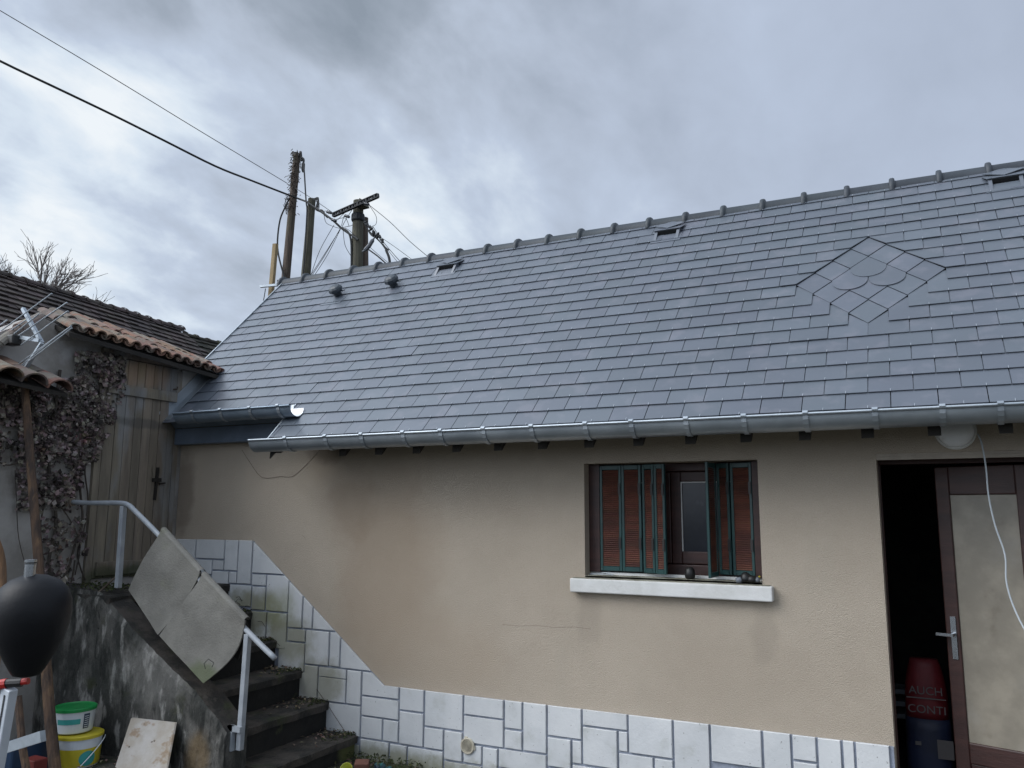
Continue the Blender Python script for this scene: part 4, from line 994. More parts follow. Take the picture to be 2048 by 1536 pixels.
for i in range(nrow):
    base = E0.lerp(E1, (i+.5)/nrow)
    for c in range(4):
        if c*.245 > min(1, .40+i*.11)-.12: continue
        a = base + UPV*(c*.245) + Vector((rt.uniform(-.02, .02), rt.uniform(-.008, .008), .018-.0*c)); b = a + UPV*.29 + Vector((0, rt.uniform(-.01, .01), .012))
        mb = MB(); canal(mb, a + Vector((0, 0, .010)), b, .050, .042, (0, 0, 1)); mb.build('cover_tile', MT['clay'] if c < 1 or i > 4 else MT['moss_tile'], shed, smooth=False)
    for c in range(1):
        a = base + (E1-E0)*(.5/nrow) + Vector((rt.uniform(-.01, .01), 0, .045)); b = a + UPV*.36
        mb = MB(); canal(mb, a, b, .042, .038, (0, 0, -1)); mb.build('channel_tile', MT['clay'], shed)
# verge tiles on the little gable to the left
_vt = [onX(px, py, -5.44) for px, py in ((158, 656), (118, 640), (84, 627), (44, 650), (4, 680), (-50, 716))]
for p, q in ((_vt[2], _vt[3]), (_vt[3], _vt[4]), (_vt[4], _vt[5])):
    p = p + Vector((0, 0, -.03)); q = q + Vector((0, 0, -.03)) + (q-p)*.12
    mb = MB(); canal(mb, q, p, .062, .052, (0, 0, 1)); mb.build('verge_tile', MT['moss_tile'], shed)
# small tiled canopy, left
for i in range(5):
    y = 2.72+.17*i
    for c in range(2):
        a = Vector((-5.12+.0-c*.2, y+.04+rt.uniform(-.01, .01), 2.60+c*.075-.016*i)); b = a+Vector((-.24, 0, .10))
        mb = MB(); canal(mb, a, b, .092, .078, (0, 0, 1)); mb.build('canopy_tile', MT['moss_tile'] if (i+c) % 2 else MT['clay'], shed)
cn = MB(); cn.prism([(-5.14, 2.68, 2.585), (-5.14, 3.52, 2.52), (-5.5, 3.52, 2.66), (-5.5, 2.68, 2.725)], (0, 0, -.025)); fixn(cn.build('canopy_boarding', MT['rafter'], shed))
# plank door with frame
dyl, dyr = 4.055, 4.700; dzb, dzt = 1.235, 2.905
door = MB(); door.box((SX, dyl-.055, dzb-.03), (SX+.028, dyl-.002, dzt+.05)); door.box((SX, dyr+.002, dzb-.03), (SX+.0245, dyr+.05, dzt-.02)); door.box((SX, dyl-.002, dzt+.0), (SX+.03, dyr+.002, dzt+.045))
sdoor = door.build('plank_door', MT['old_wood'], shed)
yb = dyl
wds = [.092, .080, .086, .074, .082, .078, .085, .068]
for k, wd in enumerate(wds):
    mb = MB(); mb.box((SX+.004, yb+.002, dzb+.01+rt.uniform(0, .01)), (SX+.030+rt.uniform(-.003, .003), yb+wd-.002, dzt-.006)); o = mb.build('plank', MT['old_wood'], None); o.parent = sdoor; o.location = -wpos(sdoor); bevel(o, .003, 1); yb += wd
mb = MB(); mb.box((SX+.032, dyl+.02, dzb+.035), (SX+.052, dyr-.1, dzb+.135)); o = mb.build('ledge', MT['old_wood'], None); o.parent = sdoor; o.location = -wpos(sdoor); bevel(o, .004); mb = MB(); mb.box((SX+.032, dyl+.0, 2.62), (SX+.052, dyr-.01, 2.70)); o = mb.build('ledge', MT['old_wood'], None); o.parent = sdoor; o.location = -wpos(sdoor); bevel(o, .004)
mb = MB(); lp = onX(312, 968, SX+.045)
mb.obox(onX(316, 935, SX+.04), onX(309, 1000, SX+.04), .020, .014, up=(1, 0, 0)); mb.obox(onX(305, 960, SX+.05), onX(322, 960, SX+.05), .03, .014, up=(1, 0, 0)); mb.obox(onX(318, 968, SX+.05), onX(330, 966, SX+.05), .012, .012, up=(1, 0, 0))
o = mb.build('iron_latch', MT['black_metal'], None); o.parent = sdoor; o.location = -wpos(sdoor)
mb = MB(); hp = onX(346, 779, SX+.02); mb.tube([hp, hp+Vector((.05, 0, .0)), hp+Vector((.05, .0, .02))], .007, 6); mb.build('wall_hook', MT['rusty'], shed)

mb = MB(); mb.box((SX-.002, dyr+.052, 2.45), (SX+.016, 5.04, 2.90)); mb.build('plaster_strip', MT['plaster'], shed)

# ---- dead ivy
ivy = thing('dead_ivy', 'dead brown ivy with withered leaves covering the shed wall left of the plank door', 'climbing plant', (-5.48, 3.75, 1.2))
ri = random.Random(5); lv = MB()
def ivy_density(px, py):
    d = 0
    if py < 930:
        xr = 250 - max(0, py-790)*.42; xl = 0 if py < 900 else 20
        if px < xr and py > 700+max(0, (px-130))*.10+ (55 if px < 150 else 0): d = 1
        if px < 40 and py > 850: d = .15
        if 30 < px < 130 and py < 775: d = 0
        if px > 205 and py > 760: d *= .45
        if 120 < px < 150 and py > 850: d *= .5
    elif py < 1020: d = .45 if 35 < px < 165 else 0
    else: d = .10 if 75 < px < 175 and py < 1180 else 0
    return d
cnt = 0
while cnt < 7000:
    px = ri.uniform(-10, 285); py = ri.uniform(690, 1180)
    if ri.random() > ivy_density(px, py): continue
    cl = mathutils.noise.noise(Vector((px*.022, py*.022, 4.0)))
    if cl < -.06 and ri.random() < .82: continue
    p = onX(px, py, SX + .02 + abs(ri.gauss(0, .034)))
    s = ri.uniform(.010, .027); nrm = Vector((ri.gauss(.8, .5), ri.gauss(-.5, .6), ri.gauss(0, .5))).normalized()
    a = nrm.orthogonal().normalized(); a = Matrix.Rotation(ri.uniform(0, 6.28), 3, nrm) @ a; b = nrm.cross(a)
    cu = ri.uniform(-.5, .5)*s
    pts = [p - a*s, p - b*s*.75 + nrm*cu, p + a*s*.9 + nrm*cu*.6, p + b*s*.75 + nrm*cu, p]
    lv.add(pts, [(0, 1, 4), (1, 2, 4), (2, 3, 4), (3, 0, 4)]); cnt += 1
tag(lv.build('withered_leaves', MT['ivy_dead'], ivy), kind='stuff')
stems = [([(108, 1175), (98, 1120), (112, 1050), (105, 980), (95, 900), (110, 820), (120, 740)], .012), ([(108, 1175), (135, 1140), (150, 1090), (165, 1040), (160, 960), (175, 880), (200, 800)], .008),
         ([(60, 1160), (38, 1080), (33, 1000), (30, 940)], .003), ([(170, 1160), (155, 1110), (168, 1060), (176, 1000), (170, 930), (190, 850)], .006), ([(110, 1150), (85, 1110), (80, 1060), (90, 1000)], .005), ([(120, 1150), (140, 1170), (150, 1120)], .006),
         ([(60, 900), (20, 880), (0, 870)], .005), ([(60, 915), (20, 930), (0, 925)], .005), ([(100, 900), (140, 840), (190, 780), (230, 740)], .006), ([(125, 955), (150, 940), (172, 935)], .003), ([(150, 1150), (160, 1090), (140, 1040), (118, 1010)], .005)]
for pts, r in stems:
    mb = MB(); mb.tube(smoothpts([onX(px, py, SX+.02+ri.uniform(0, .02)) for px, py in pts], 4), r, 6); mb.build('stem', MT['stem'], ivy, smooth=True)

# ================================================================== BACKGROUND ROOFS, TREES
def far_roof(name, label, A0, A1, drop, width, m, rows, tile, ridge_r, ridge_n, parent_loc, seed, side):
    rt_ = random.Random(seed); A0 = Vector(A0); A1 = Vector(A1); d = (A1-A0).normalized(); nrm = d.cross(Vector((0, 0, 1))).normalized()
    if nrm.dot(CAM-A0) < 0: nrm = -nrm
    root = thing(name, label, 'house', parent_loc)
    low = Vector((0, 0, -drop)) + nrm*width
    tl = MB(); Ls = (A1-A0).length; ncol = int(Ls/tile); sl = low.normalized(); up = d.cross(sl).normalized()
    if up.z < 0: up = -up
    rl_ = low.length/rows
    for r in range(rows):
        for c_ in range(ncol+1):
            a = A0 + d*(c_*tile - (tile/2 if r % 2 else 0)) + sl*(r*rl_); j = rt_.uniform(-.008, .010)
            vs = [a + up*(.0+.0), a + d*tile*.97, a + d*tile*.97 + sl*rl_*1.06 + up*(.030+j), a + sl*rl_*1.06 + up*(.030+j)]
            vs2 = [p - up*.022 for p in vs[2:]]
            tl.add(vs+vs2, [(0, 1, 2, 3), (3, 2, 4, 5)])
    to = tl.build('roof_tiles', m, root); to['kind'] = 'stuff'
    back = MB(); back.prism([A0-up*.03, A1-up*.03, A1+low-up*.03, A0+low-up*.03], -up*.08); b0 = A0 + Vector((0, 0, -.05)); b1 = A1 + Vector((0, 0, -.05)); bw = Vector((0, 0, -drop)) - nrm*width
    back.prism([b0, b1, b1+bw, b0+bw], Vector((0, 0, -.08))); fixn(back.build('roof_deck', MT['rafter'], root))
    wl = MB(); e0 = A0+low-nrm*.3; e1 = A1+low-nrm*.3
    bk0 = A0+bw+nrm*.3; bk1 = A1+bw+nrm*.3
    def col4(p): return Vector((p.x, p.y, 0)), Vector((p.x, p.y, p.z+.1))
    for p, q in ((e0, e1), (bk0, bk1)):
        wl.add([Vector((p.x, p.y, 0)), Vector((q.x, q.y, 0)), Vector((q.x, q.y, q.z+.2)), Vector((p.x, p.y, p.z+.2))], [(0, 1, 2, 3)])
    for p, q, t in ((e0, bk0, A0), (e1, bk1, A1)):
        t = t - Vector((0, 0, .12)) + (d*.1 if t is A0 else -d*.1); wl.add([Vector((p.x, p.y, 0)), Vector((q.x, q.y, 0)), Vector((q.x, q.y, q.z+.2)), t, Vector((p.x, p.y, p.z+.2))], [(0, 1, 2, 3, 4)])
    wl.build('house_wall', MT['plaster'], root)
    st_ = Ls/ridge_n
    for i in range(ridge_n):
        a = A0 + d*(i*st_) + Vector((0, 0, -.045)); mb = MB(); o_ = Vector((0, 0, rt_.uniform(-.01, .01)))
        canal(mb, a+o_, a+d*st_*1.02+o_, ridge_r*1.0, ridge_r*.96, (0, 0, 1)); canal(mb, a+d*(st_*.90)+o_, a+d*st_*1.08+o_, ridge_r*1.25, ridge_r*1.2, (0, 0, 1)); mb.build('ridge_tile', m, root)
    return root
r0 = onZ(-160, 500, 5.2); r0 = onZ(0, 545, 5.2) + (onZ(0, 545, 5.2)-onZ(360, 655, 5.2))*.35; r1 = onZ(360, 657, 5.2)
far_roof('tiled_house', 'old house with long brown tiled roof and mossy ridge rising behind the shed', r0, r1, 2.0, 2.3, MT['old_roof'], 20, .17, .10, 18, (r1.x, r1.y, 0), 3, 0)
q0 = onZ(366, 668, 5.2); q1 = onZ(560, 716, 5.2)
far_roof('mossy_roofed_house', 'dark moss covered roof just beyond the long brown tiled roof', q0, q1, 2.0, 2.2, MT['moss_roof'], 16, .17, .09, 9, (q1.x, q1.y, 0), 4, 0)

def bare_tree(base, height, spread, seed, label, lean=0):
    rt_ = random.Random(seed); root = thing('bare_tree', label, 'tree', base, group='bare winter trees behind the brown roof')
    trunk = MB(); tw_ = MB()
    def grow(p, d, ln, r, lev):
        pts = [p]; q = p; dd = d.copy()
        for i in range(4):
            dd = (dd + Vector((rt_.gauss(0, .13), rt_.gauss(0, .13), .05+rt_.gauss(0, .05)))).normalized(); q = q + dd*ln/4; pts.append(q)
        (trunk if lev < 3 else tw_).tube(pts, [max(r*(1-.13*i), .0065) for i in range(5)], 5 if lev < 3 else 3, cap=False)
        if lev >= 6: return
        k = {0: 5, 1: 4, 2: 4, 3: 4, 4: 4, 5: 3}[lev]
        for j in range(k):
            t = rt_.uniform(.35, 1) if lev else rt_.uniform(.55, 1)
            s = pts[min(int(t*4), 4)]; a = rt_.uniform(0, 6.28); o = dd.orthogonal().normalized(); o = Matrix.Rotation(a, 3, dd) @ o
            nd = (dd*rt_.uniform(.7, 1.2) + o*rt_.uniform(.5, .95)*spread).normalized(); grow(s, nd, ln*rt_.uniform(.52, .72), r*.55, lev+1)
    grow(Vector(base), Vector((lean, 0, 1)).normalized(), height*.42, height*.022, 0)
    f_ = height/max(v[2] for v in tw_.v)                      # grown to its full height
    for m_ in (trunk, tw_): m_.v = [tuple(Vector(base)+(Vector(v)-Vector(base))*f_) for v in m_.v]
    trunk.build('trunk', MT['twig'], root); tw_.build('crown', MT['twig'], root)['kind'] = 'stuff'
def tree_at(px, py_top, dist, seed, label, spread=1.0, lean=0):
    d = ray(px, py_top); p = CAM + d*dist; bare_tree((p.x, p.y, 0), p.z, spread, seed, label, lean)
tree_at(-12, 490, 34, 4, 'bare winter tree cut by the left edge of the photograph', .55)
tree_at(105, 562, 38, 9, 'bare tree of fine twigs rising right of the taller one behind the roof', .5, .03)

# ================================================================== POLES AND WIRES
PY = 10.0
def P(px, py, Y=PY): return onY(px, py, Y)
def pole(top, bot, wt, wb, m, name, label, Y=PY, shape='round', grp=None, extra=None):
    a = P(*top, Y); b = P(*bot, Y); d = (b-a)/(a.z-b.z); base = a + d*a.z
    root = thing(name, label, 'pole', base, group=grp)
    px2m = (a-CAM).dot(FW)/F_PX; r0_ = wt*px2m/2; r1_ = wb*px2m/2; rb = r1_*1.12
    mb = MB()
    if shape == 'square': mb.obox(base, a, r1_*2, r1_*1.6, up=(0, 1, 0))
    else: mb.tube([a+Vector((0, 0, .0)), a.lerp(b, .25), a.lerp(b, .6), b, base], [r0_, r0_*1.03, (r0_+r1_)/2, r1_, rb], 14)
    o = mb.build('pole_shaft', m, root, smooth=False)
    return root, a, b
g4 = 'old wooden utility poles behind the ridge'
p1, a1, b1 = pole((594, 310), (571, 562), 14, 17, MT['pole_wood'], 'utility_pole', 'tallest wooden pole with dry creeper round its upper half', grp=g4)
p2, a2, b2 = pole((624, 398), (611, 560), 15, 19, MT['pole_grey'], 'utility_pole', 'shorter wooden pole just right of the tallest, cable bundle at its head', grp=g4)
p3, a3, b3 = pole((717, 402), (713, 545), 20, 25, MT['pole_grey'], 'utility_pole', 'thick greenish grey pole carrying the slanting perforated crossarm', grp=g4)
p4, a4, b4 = pole((729, 436), (727, 545), 15, 20, MT['pole_wood'], 'utility_pole', 'brown pole strapped close against the right side of the crossarm pole', Y=10.18, grp=g4)
p5, a5, b5 = pole((551, 488), (541, 600), 8, 9, MT['timber_new'], 'timber_post', 'pale yellow squared timber post at the left end of the ridge', Y=8.2, shape='square')
# creeper on the tall pole
cr_ = MB(); rc = random.Random(8)
for k in range(420):
    t = rc.random()**1.3*.48; p = a1.lerp(b1, t) + Vector((rc.gauss(0, .036), rc.gauss(-.03, .045), rc.uniform(-.05, .05)))
    q = p + Vector((rc.gauss(0, .03), rc.gauss(0, .02), rc.gauss(0, .03))); cr_.tube([p, (p+q)/2+Vector((rc.gauss(0, .012), 0, .01)), q], .006, 3, cap=False)
cr_.build('dry_creeper', MT['stem'], p1)['kind'] = 'stuff'
mb = MB()
for k in range(12): mb.tube(smoothpts([P(588+rc.uniform(-6, 4), 385+rc.uniform(0, 30)), P(578+rc.uniform(-8, 2), 395+rc.uniform(0, 20)), P(570+rc.uniform(-4, 8), 405+rc.uniform(-10, 25))], 3), .005, 4)
mb.build('creeper_shoots', MT['stem'], p1)['kind'] = 'stuff'
mb = MB(); mb.obox(P(586, 306), P(600, 312), .06, .05); mb.obox(P(601, 303), P(603, 322), .03, .03, up=(0, 1, 0)); mb.tube(smoothpts([P(600, 313), P(607, 318), P(607, 325)], 3), .018, 6); mb.build('pole_head_clamp', MT['iron'], p1)
mb = MB(); mb.lathe(P(607, 322), [(.012, -.02), (.028, -.05), (.028, -.16), (.012, -.2)], 8); mb.build('cable_clamp', MT['iron'], p1)
# wedge caps and bands on the thick pole
mb = MB(); c_ = a3 + Vector((0, 0, .02)); mb.prism([P(709, 412, PY-.16), P(719, 396, PY-.16), P(724, 408, PY-.16)], (0, .2, 0)); o = mb.build('pole_cap', MT['pole_grey'], p3); fixn(o)
mb = MB(); mb.lathe(a3.lerp(b3, .23), [(.098, -.07), (.106, -.05), (.106, .03), (.098, .05)], 14); mb.build('steel_band', MT['iron'], p3)
# crossarm: perforated angle bar
ca, cb_ = P(667, 430, PY-.15), P(756, 391, PY-.15)
mb = MB(); dd = (cb_-ca); Lb = dd.length; dn = dd.normalized(); upv = Vector((0, 0, 1)); sdv = dn.cross(upv).normalized(); up2 = sdv.cross(dn).normalized()
hh = .030
mb.obox(ca+up2*hh, cb_+up2*hh, .05, .012, up=up2); mb.obox(ca-up2*hh, cb_-up2*hh, .05, .012, up=up2)
nb = 16
for i in range(nb+1): 
    p = ca+dn*(Lb*i/nb); mb.obox(p-up2*hh, p+up2*hh, .03, .030 if i % 3 else .05, up=sdv)
mb.build('crossarm', MT['iron'], p3)
for (px, py) in ((659, 425), (734, 408), (695, 433), (669, 441)):
    mb = MB(); p = P(px, py, PY-.18); mb.lathe(p, [(.010, -.06), (.026, -.05), (.016, -.03), (.028, -.01), (.016, .01), (.024, .03), (.008, .05)], 8, dn+Vector((0, 0, -.6))); mb.build('insulator', MT['insul'], p3, smooth=True)
# grey cable boot hanging right of the pole pair
mb = MB(); mb.tube(smoothpts([P(752, 471, PY-.1), P(745, 481, PY-.1), P(738, 492, PY-.1), P(730, 500, PY-.1), P(725, 503, PY-.1)], 3), [.012]*3+[.032]*3+[.034]*3+[.028]*1+[.012]*3, 8); mb.build('cable_boot', MT['grey_plastic'], p3)

def wire(pts, r, name, label, Y=PY-.1, m='wire', parent=None, n=4, cat='cable', grp=None):
    mb = MB(); q = [onY(p[0], p[1], p[2] if len(p) > 2 else Y) for p in pts]; mb.tube(smoothpts(q, n) if len(q) > 2 else q, r, 6)
    o = mb.build(name, MT[m], parent)
    if parent is None: tag(o, label, cat, group=grp)
    return o
# the two long lines run from the poles over the viewer's left
wire([(-60, 88, 5.2), (0, 122, 5.5), (130, 184, 6.1), (230, 232, 6.7), (330, 282, 7.3), (430, 332, 8.2), (500, 360, 9.0), (580, 391, 9.8), (615, 404, 9.9)], .015, 'overhead_cable', 'thick lower black cable crossing the sky from the left edge to the poles')
wire([(-60, -15, 5.0), (0, 21, 5.2), (200, 140, 6.0), (400, 262, 7.4), (500, 322, 8.6), (575, 367, 9.8)], .0052, 'overhead_cable', 'thin upper wire crossing the sky from the top left corner to the tallest pole')
wire([(590, 376), (624, 397), (665, 425)], .005, '', '', parent=p2).name = 'service_wire'
wire([(615, 405), (640, 422), (665, 440), (685, 458), (710, 475), (716, 480)], .018, '', '', parent=p2).name = 'service_cable'
# loops and drops attached to the poles
for pts, r in (([(607, 325), (609, 350), (612, 400), (614, 420), (612, 460), (610, 500), (606, 556)], .012), ([(579, 396), (570, 415), (560, 440), (555, 480), (557, 510), (567, 550), (571, 572)], .014)):
    wire(pts, r, 'x', '', parent=p1).name = 'drop_cable'
rw = random.Random(12)
for k in range(7):
    x0_ = 629+rw.uniform(-2, 4); wire([(x0_, 398+rw.uniform(-3, 4)), (636+rw.uniform(-3, 3), 396+rw.uniform(-2, 8)), (634+rw.uniform(-2, 4), 410+rw.uniform(0, 8)), (632+rw.uniform(-1, 4), 420), (645, 424+rw.uniform(-4, 3)), (655, 436)], .007, 'x', '', parent=p2).name = 'cable_loop'
for pts in ([(648, 430), (652, 445), (664, 452), (680, 457)], [(668, 440), (690, 436), (698, 452)], [(685, 455), (700, 452), (705, 450)], [(668, 450), (640, 500), (622, 550)], [(680, 458), (650, 510), (618, 560)], [(682, 456), (648, 510), (614, 562)],
            [(681, 458), (656, 508), (628, 552)], [(686, 458), (690, 490), (702, 512)], [(690, 456), (700, 462), (716, 478)], [(675, 440), (690, 425), (702, 415)], [(683, 452), (688, 432), (694, 430)], [(704, 420), (690, 442), (684, 455)], [(656, 424), (650, 422), (645, 426)]):
    wire(pts, .0045, 'x', '', parent=p3).name = 'thin_wire'
wire([(684, 456), (696, 464), (702, 482), (703, 520), (702, 556)], .016, 'x', '', parent=p3).name = 'down_cable'
for pts, r in (([(737, 409), (780, 444), (820, 483), (858, 515)], .005), ([(752, 468), (790, 494), (832, 525)], .004), ([(745, 452), (770, 488), (805, 528)], .005), ([(740, 450), (768, 490), (800, 530)], .004), ([(738, 410), (752, 432), (752, 448), (743, 453)], .004), ([(735, 490), (760, 512), (780, 528)], .004), ([(734, 497), (755, 512), (772, 527), (778, 531)], .012)):
    wire(pts, r, 'x', '', parent=p4).name = 'thin_wire'
for k in range(6):
    wire([(728+k, 445+k*2), (735+k*1.5, 458+k*2.5), (748+k*1.2, 472+k), (762+k, 486+k), (772+k*1.2, 500)], .009, 'x', '', parent=p4).name = 'cable_bundle'
for k in range(14):
    px = 731+k*2.6+rw.uniform(-2, 2); py = 444+k*2.9+rw.uniform(-3, 3); mb = MB(); p = P(px, py, PY-.12); mb.lathe(p, [(.006, -.04), (.02, -.02), (.02, .02), (.006, .04)], 6, (rw.uniform(-1, 1), 0, rw.uniform(-1, 1)+.1)); mb.build('splice', MT['iron'], p4)
wire([(772, 500), (778, 515), (780, 532), (779, 545)], .020, 'x', '', parent=p4).name = 'drop_cable'
# small aerial bar near the timber post
ab = thing('aerial_bar', 'small grey aerial bar sticking out left of the ridge end', 'aerial', P(545, 572, 8.0))
mb = MB(); mb.obox(P(521, 573, 8.1), P(566, 569, 8.1), .04, .03); mb.build('bar', MT['steel'], ab)
mb = MB(); mb.tube([P(531, 577, 8.1), P(529, 590, 8.1), P(525, 612, 8.1), P(520, 640, 8.1)], .006, 5)
mb.tube([P(562, 560, 8.1), P(562, 576, 8.1)], .008, 5); mb.tube([P(555, 560, 8.1), P(556, 573, 8.1)], .008, 5); mb.build('aerial_lead', MT['wire'], ab)

# ================================================================== YARD: antenna on its log mast
lg = thing('log_mast', 'crooked barked log standing upright in front of the shed wall as an aerial mast', 'log', (-4.62, 3.3, .2))
LP = [onY(px, py, 3.3) for px, py in ((44, 728), (50, 780), (60, 910), (68, 1010), (77, 1119), (90, 1299), (98, 1412), (110, 1536))]; LP.append(Vector((-4.60, 3.3, .18)))
mb = MB(); mb.tube(smoothpts(LP, 4), [.022+.012*i/32 for i in range(4*8+1)], 10); mb.build('log_trunk', MT['log'], lg)
ant = thing('rooftop_aerial', 'rusty television aerial with long rods tied to the top of the log mast', 'aerial', LP[0])
mb = MB(); mb.obox(onY(46, 617, 3.3), onY(84, 686, 3.3), .022, .022); mb.obox(onY(84, 686, 3.28), onY(52, 735, 3.28), .026, .012); mb.obox(onY(0, 668, 3.29), onY(80, 681, 3.29), .024, .024); mb.build('aerial_boom', MT['steel'], ant)
mb = MB(); c = onY(27, 681, 3.27); mb.box((c.x-.05, 3.23, c.z-.035), (c.x+.05, 3.30, c.z+.035)); o = mb.build('aerial_junction_box', MT['black_metal'], ant); bevel(o, .012, 3)
for (p, q) in (((143, 652), (4, 752)), ((144, 656), (6, 762)), ((120, 668), (0, 765)), ((104, 587), (0, 663)), ((134, 605), (30, 676)), ((136, 622), (42, 690)), ((78, 628), (0, 690)), ((52, 640), (0, 676)), ((14, 640), (0, 650))):
    mb = MB(); mb.tube([onY(*p, 3.27), onY(*q, 3.27)], .0045, 6); mb.build('aerial_rod', MT['steel'], ant)

# ---- black punch ball on its stand
bd = 2.6; bc = CAM + ray(62, 1248)*bd
pb = thing('punch_ball', 'black leather punch ball on a white stand with red clamp at the left edge', 'punch ball', (bc.x, bc.y, .2))
prof_ = [(.020, -.170), (.040, -.164), (.050, -.148), (.070, -.110), (.096, -.055), (.110, -.005), (.1145, .035), (.111, .075), (.096, .115), (.070, .140), (.035, .155), (.010, .158)]
prof_ = [(r_, h_*.96+.003) for r_, h_ in prof_]
mb = MB(); mb.lathe(bc, prof_, 40); mb.build('ball', MT['ball'], pb, smooth=True)
tp = CAM + ray(59, 1148)*bd; mb = MB(); mb.lathe(tp, [(.0165, -.02), (.0165, .030), (.0178, .031), (.0178, .045), (.012, .046)], 20); mb.build('valve_cap', MT['chrome'], pb, smooth=False); mb = MB(); mb.lathe(tp, [(.0183, .033), (.0183, .037)], 20); mb.build('cap_ring', MT['black_metal'], pb)
cl_ = CAM + ray(28, 1365)*bd; mb = MB()
mb.tube([CAM+ray(-6, 1370)*bd, CAM+ray(14, 1367)*bd], .016, 10); mb.build('red_clamp', MT['red'], pb); mb = MB(); mb.tube([CAM+ray(42, 1364)*bd, CAM+ray(57, 1362)*bd], .0105, 10); mb.build('red_clamp', MT['red'], pb)
mb = MB(); mb.tube([CAM+ray(10, 1367)*bd, CAM+ray(44, 1365)*bd], .0135, 10); mb.build('clamp_core', MT['black_metal'], pb)
s0, s1 = CAM+ray(20, 1376)*bd, CAM+ray(-12, 1560)*bd; s2_ = s0+(s1-s0)*((s0.z-.2)/(s0.z-s1.z))
mb = MB(); mb.obox(s2_, s0, .045, .03, up=(0, 1, 0)); o = mb.build('stand_post', MT['alu'], pb); bevel(o, .004)
mb = MB(); mb.obox(s0.lerp(s2_, .02)+Vector((.004, -.0165, 0)), s0.lerp(s2_, .14)+Vector((.004, -.0165, 0)), .006, .002, up=(0, 1, 0)); mb.obox(s0.lerp(s2_, .2)+Vector((-.008, -.0165, 0)), s0.lerp(s2_, .30)+Vector((-.008, -.0165, 0)), .004, .002, up=(0, 1, 0)); mb.build('post_slot', MT['grate'], pb)
mb = MB(); mb.lathe((s2_.x, s2_.y, .20), [(.22, 0), (.21, .05), (.04, .06)], 24); mb.build('stand_foot', MT['black_metal'], pb)
# galvanised bar, small logs, blue crate behind the stand
mb = MB(); mb.obox(onY(8, 1497, 2.9), onY(86, 1472, 2.9), .03, .055); tag(mb.build('steel_bar', MT['steel']), 'grey galvanised bar lying level between punch ball stand and log', 'bar')
mb = MB(); mb.tube(smoothpts([onY(36, 1392, 3.0), onY(40, 1440, 3.0), onY(46, 1500, 3.0), onY(56, 1560, 3.0), Vector((onY(56, 1560, 3.0).x, 3.0, .18))], 3), .020, 9); tag(mb.build('short_log', MT['log']), 'shorter thin branch standing behind the steel bar', 'branch')
mb = MB(); mb.tube(smoothpts([onX(-8, 1080, -5.0), onX(2, 1110, -5.0), onX(6, 1150, -5.0), onX(2, 1230, -5.0), Vector((-5.0, onX(2, 1230, -5).y, .2))], 3), .020, 9); tag(mb.build('pale_branch', MT['log_pale']), 'pale orange branch showing above the punch ball at the left edge', 'branch')
mb = MB(); p = onY(30, 1500, 3.15); mb.box((p.x-.10, 3.1, .18), (p.x+.05, 3.35, .42)); o = mb.build('blue_tub', MT['blue']); tag(o, 'dark blue plastic tub half hidden behind the punch ball stand', 'tub'); bevel(o, .02, 3)
mb = MB(); p = onY(75, 1515, 3.1); mb.box((p.x-.06, 3.05, .2), (p.x+.05, 3.13, p.z)); MT['dull_red'] = mat('dull_red_plastic', (.13, .015, .012), rough=.6)
tag(bevel(mb.build('red_box', MT['dull_red']), .006), 'small red box on the ground beside the log', 'box')

# ---- two stacked paint buckets
def bucket(c, z0, r0b, r1b, h, mats, label, lidm, name='paint_bucket'):
    root = thing(name, label, 'bucket', (c.x, c.y, z0), group=None)
    mb = MB(); mb.lathe((c.x, c.y, z0), [(r0b*.97, 0), (r0b, .006), (r1b, h-.02), (r1b+.004, h-.018), (r1b+.004, h-.006)], 36); mb.build('bucket_body', mats, root, smooth=False)
    mb = MB(); mb.lathe((c.x, c.y, z0+h-.006), [(r1b+.007, -.008), (r1b+.008, .008), (r1b+.001, .012), (r1b-.006, .006), (.01, .005)], 36); mb.build('lid', lidm, root)
    return root
def msize(px, p): return px*(Vector(p)-CAM).dot(FW)/F_PX          # metres for so many pixels at the depth of p
bcz = onY(155, 1530, 3.50); C1 = Vector((bcz.x, 3.50, 0)); Z0 = gz(C1.x, C1.y)+.004
D1 = Vector((C1.x, C1.y, .3)); rr_ = msize(42, D1)
def band(cx_, cy__, z0, z1, ra, rb, a0, a1, m, name, parent, n=16):
    mb = MB()
    for k in range(n+1):
        a = a0+(a1-a0)*k/n; mb.v += [(cx_+ra*math.cos(a), cy__+ra*math.sin(a), z0), (cx_+rb*math.cos(a), cy__+rb*math.sin(a), z1)]
    for k in range(n): mb.f.append([2*k, 2*k+2, 2*k+3, 2*k+1]); mb.mi.append(0)
    return mb.build(name, m, parent)
H1 = onY(160, 1466, 3.50).z - Z0
low = bucket(C1, Z0, rr_*.90, rr_*.985, H1, MT['bucket_white'], 'lower bucket with yellow lid and yellow label on the ground by the log', MT['bucket_yellow'])
def rad1(z): return rr_*(.90+.085*(z/(H1-.02))) + .0016
fa = math.atan2(-C1.y, -C1.x)           # direction of the viewer
band(C1.x, C1.y, Z0+.010, Z0+H1*.62, rad1(.010), rad1(H1*.62), fa-R_(110), fa+R_(110), MT['bucket_yellow'], 'yellow_label', low, 30)
mb = MB(); n = 20; rdz = H1*.24; rings = 5
for q in range(rings+1):
    for k in range(n):
        t = 2*math.pi*k/n; rq_ = rdz*(q+.02)/rings; z = H1*.31+rq_*math.sin(t); a = fa+R_(24)+rq_*1.1*math.cos(t)/rad1(z)
        mb.v.append((C1.x+(rad1(z)+.0015)*math.cos(a), C1.y+(rad1(z)+.0015)*math.sin(a), Z0+z))
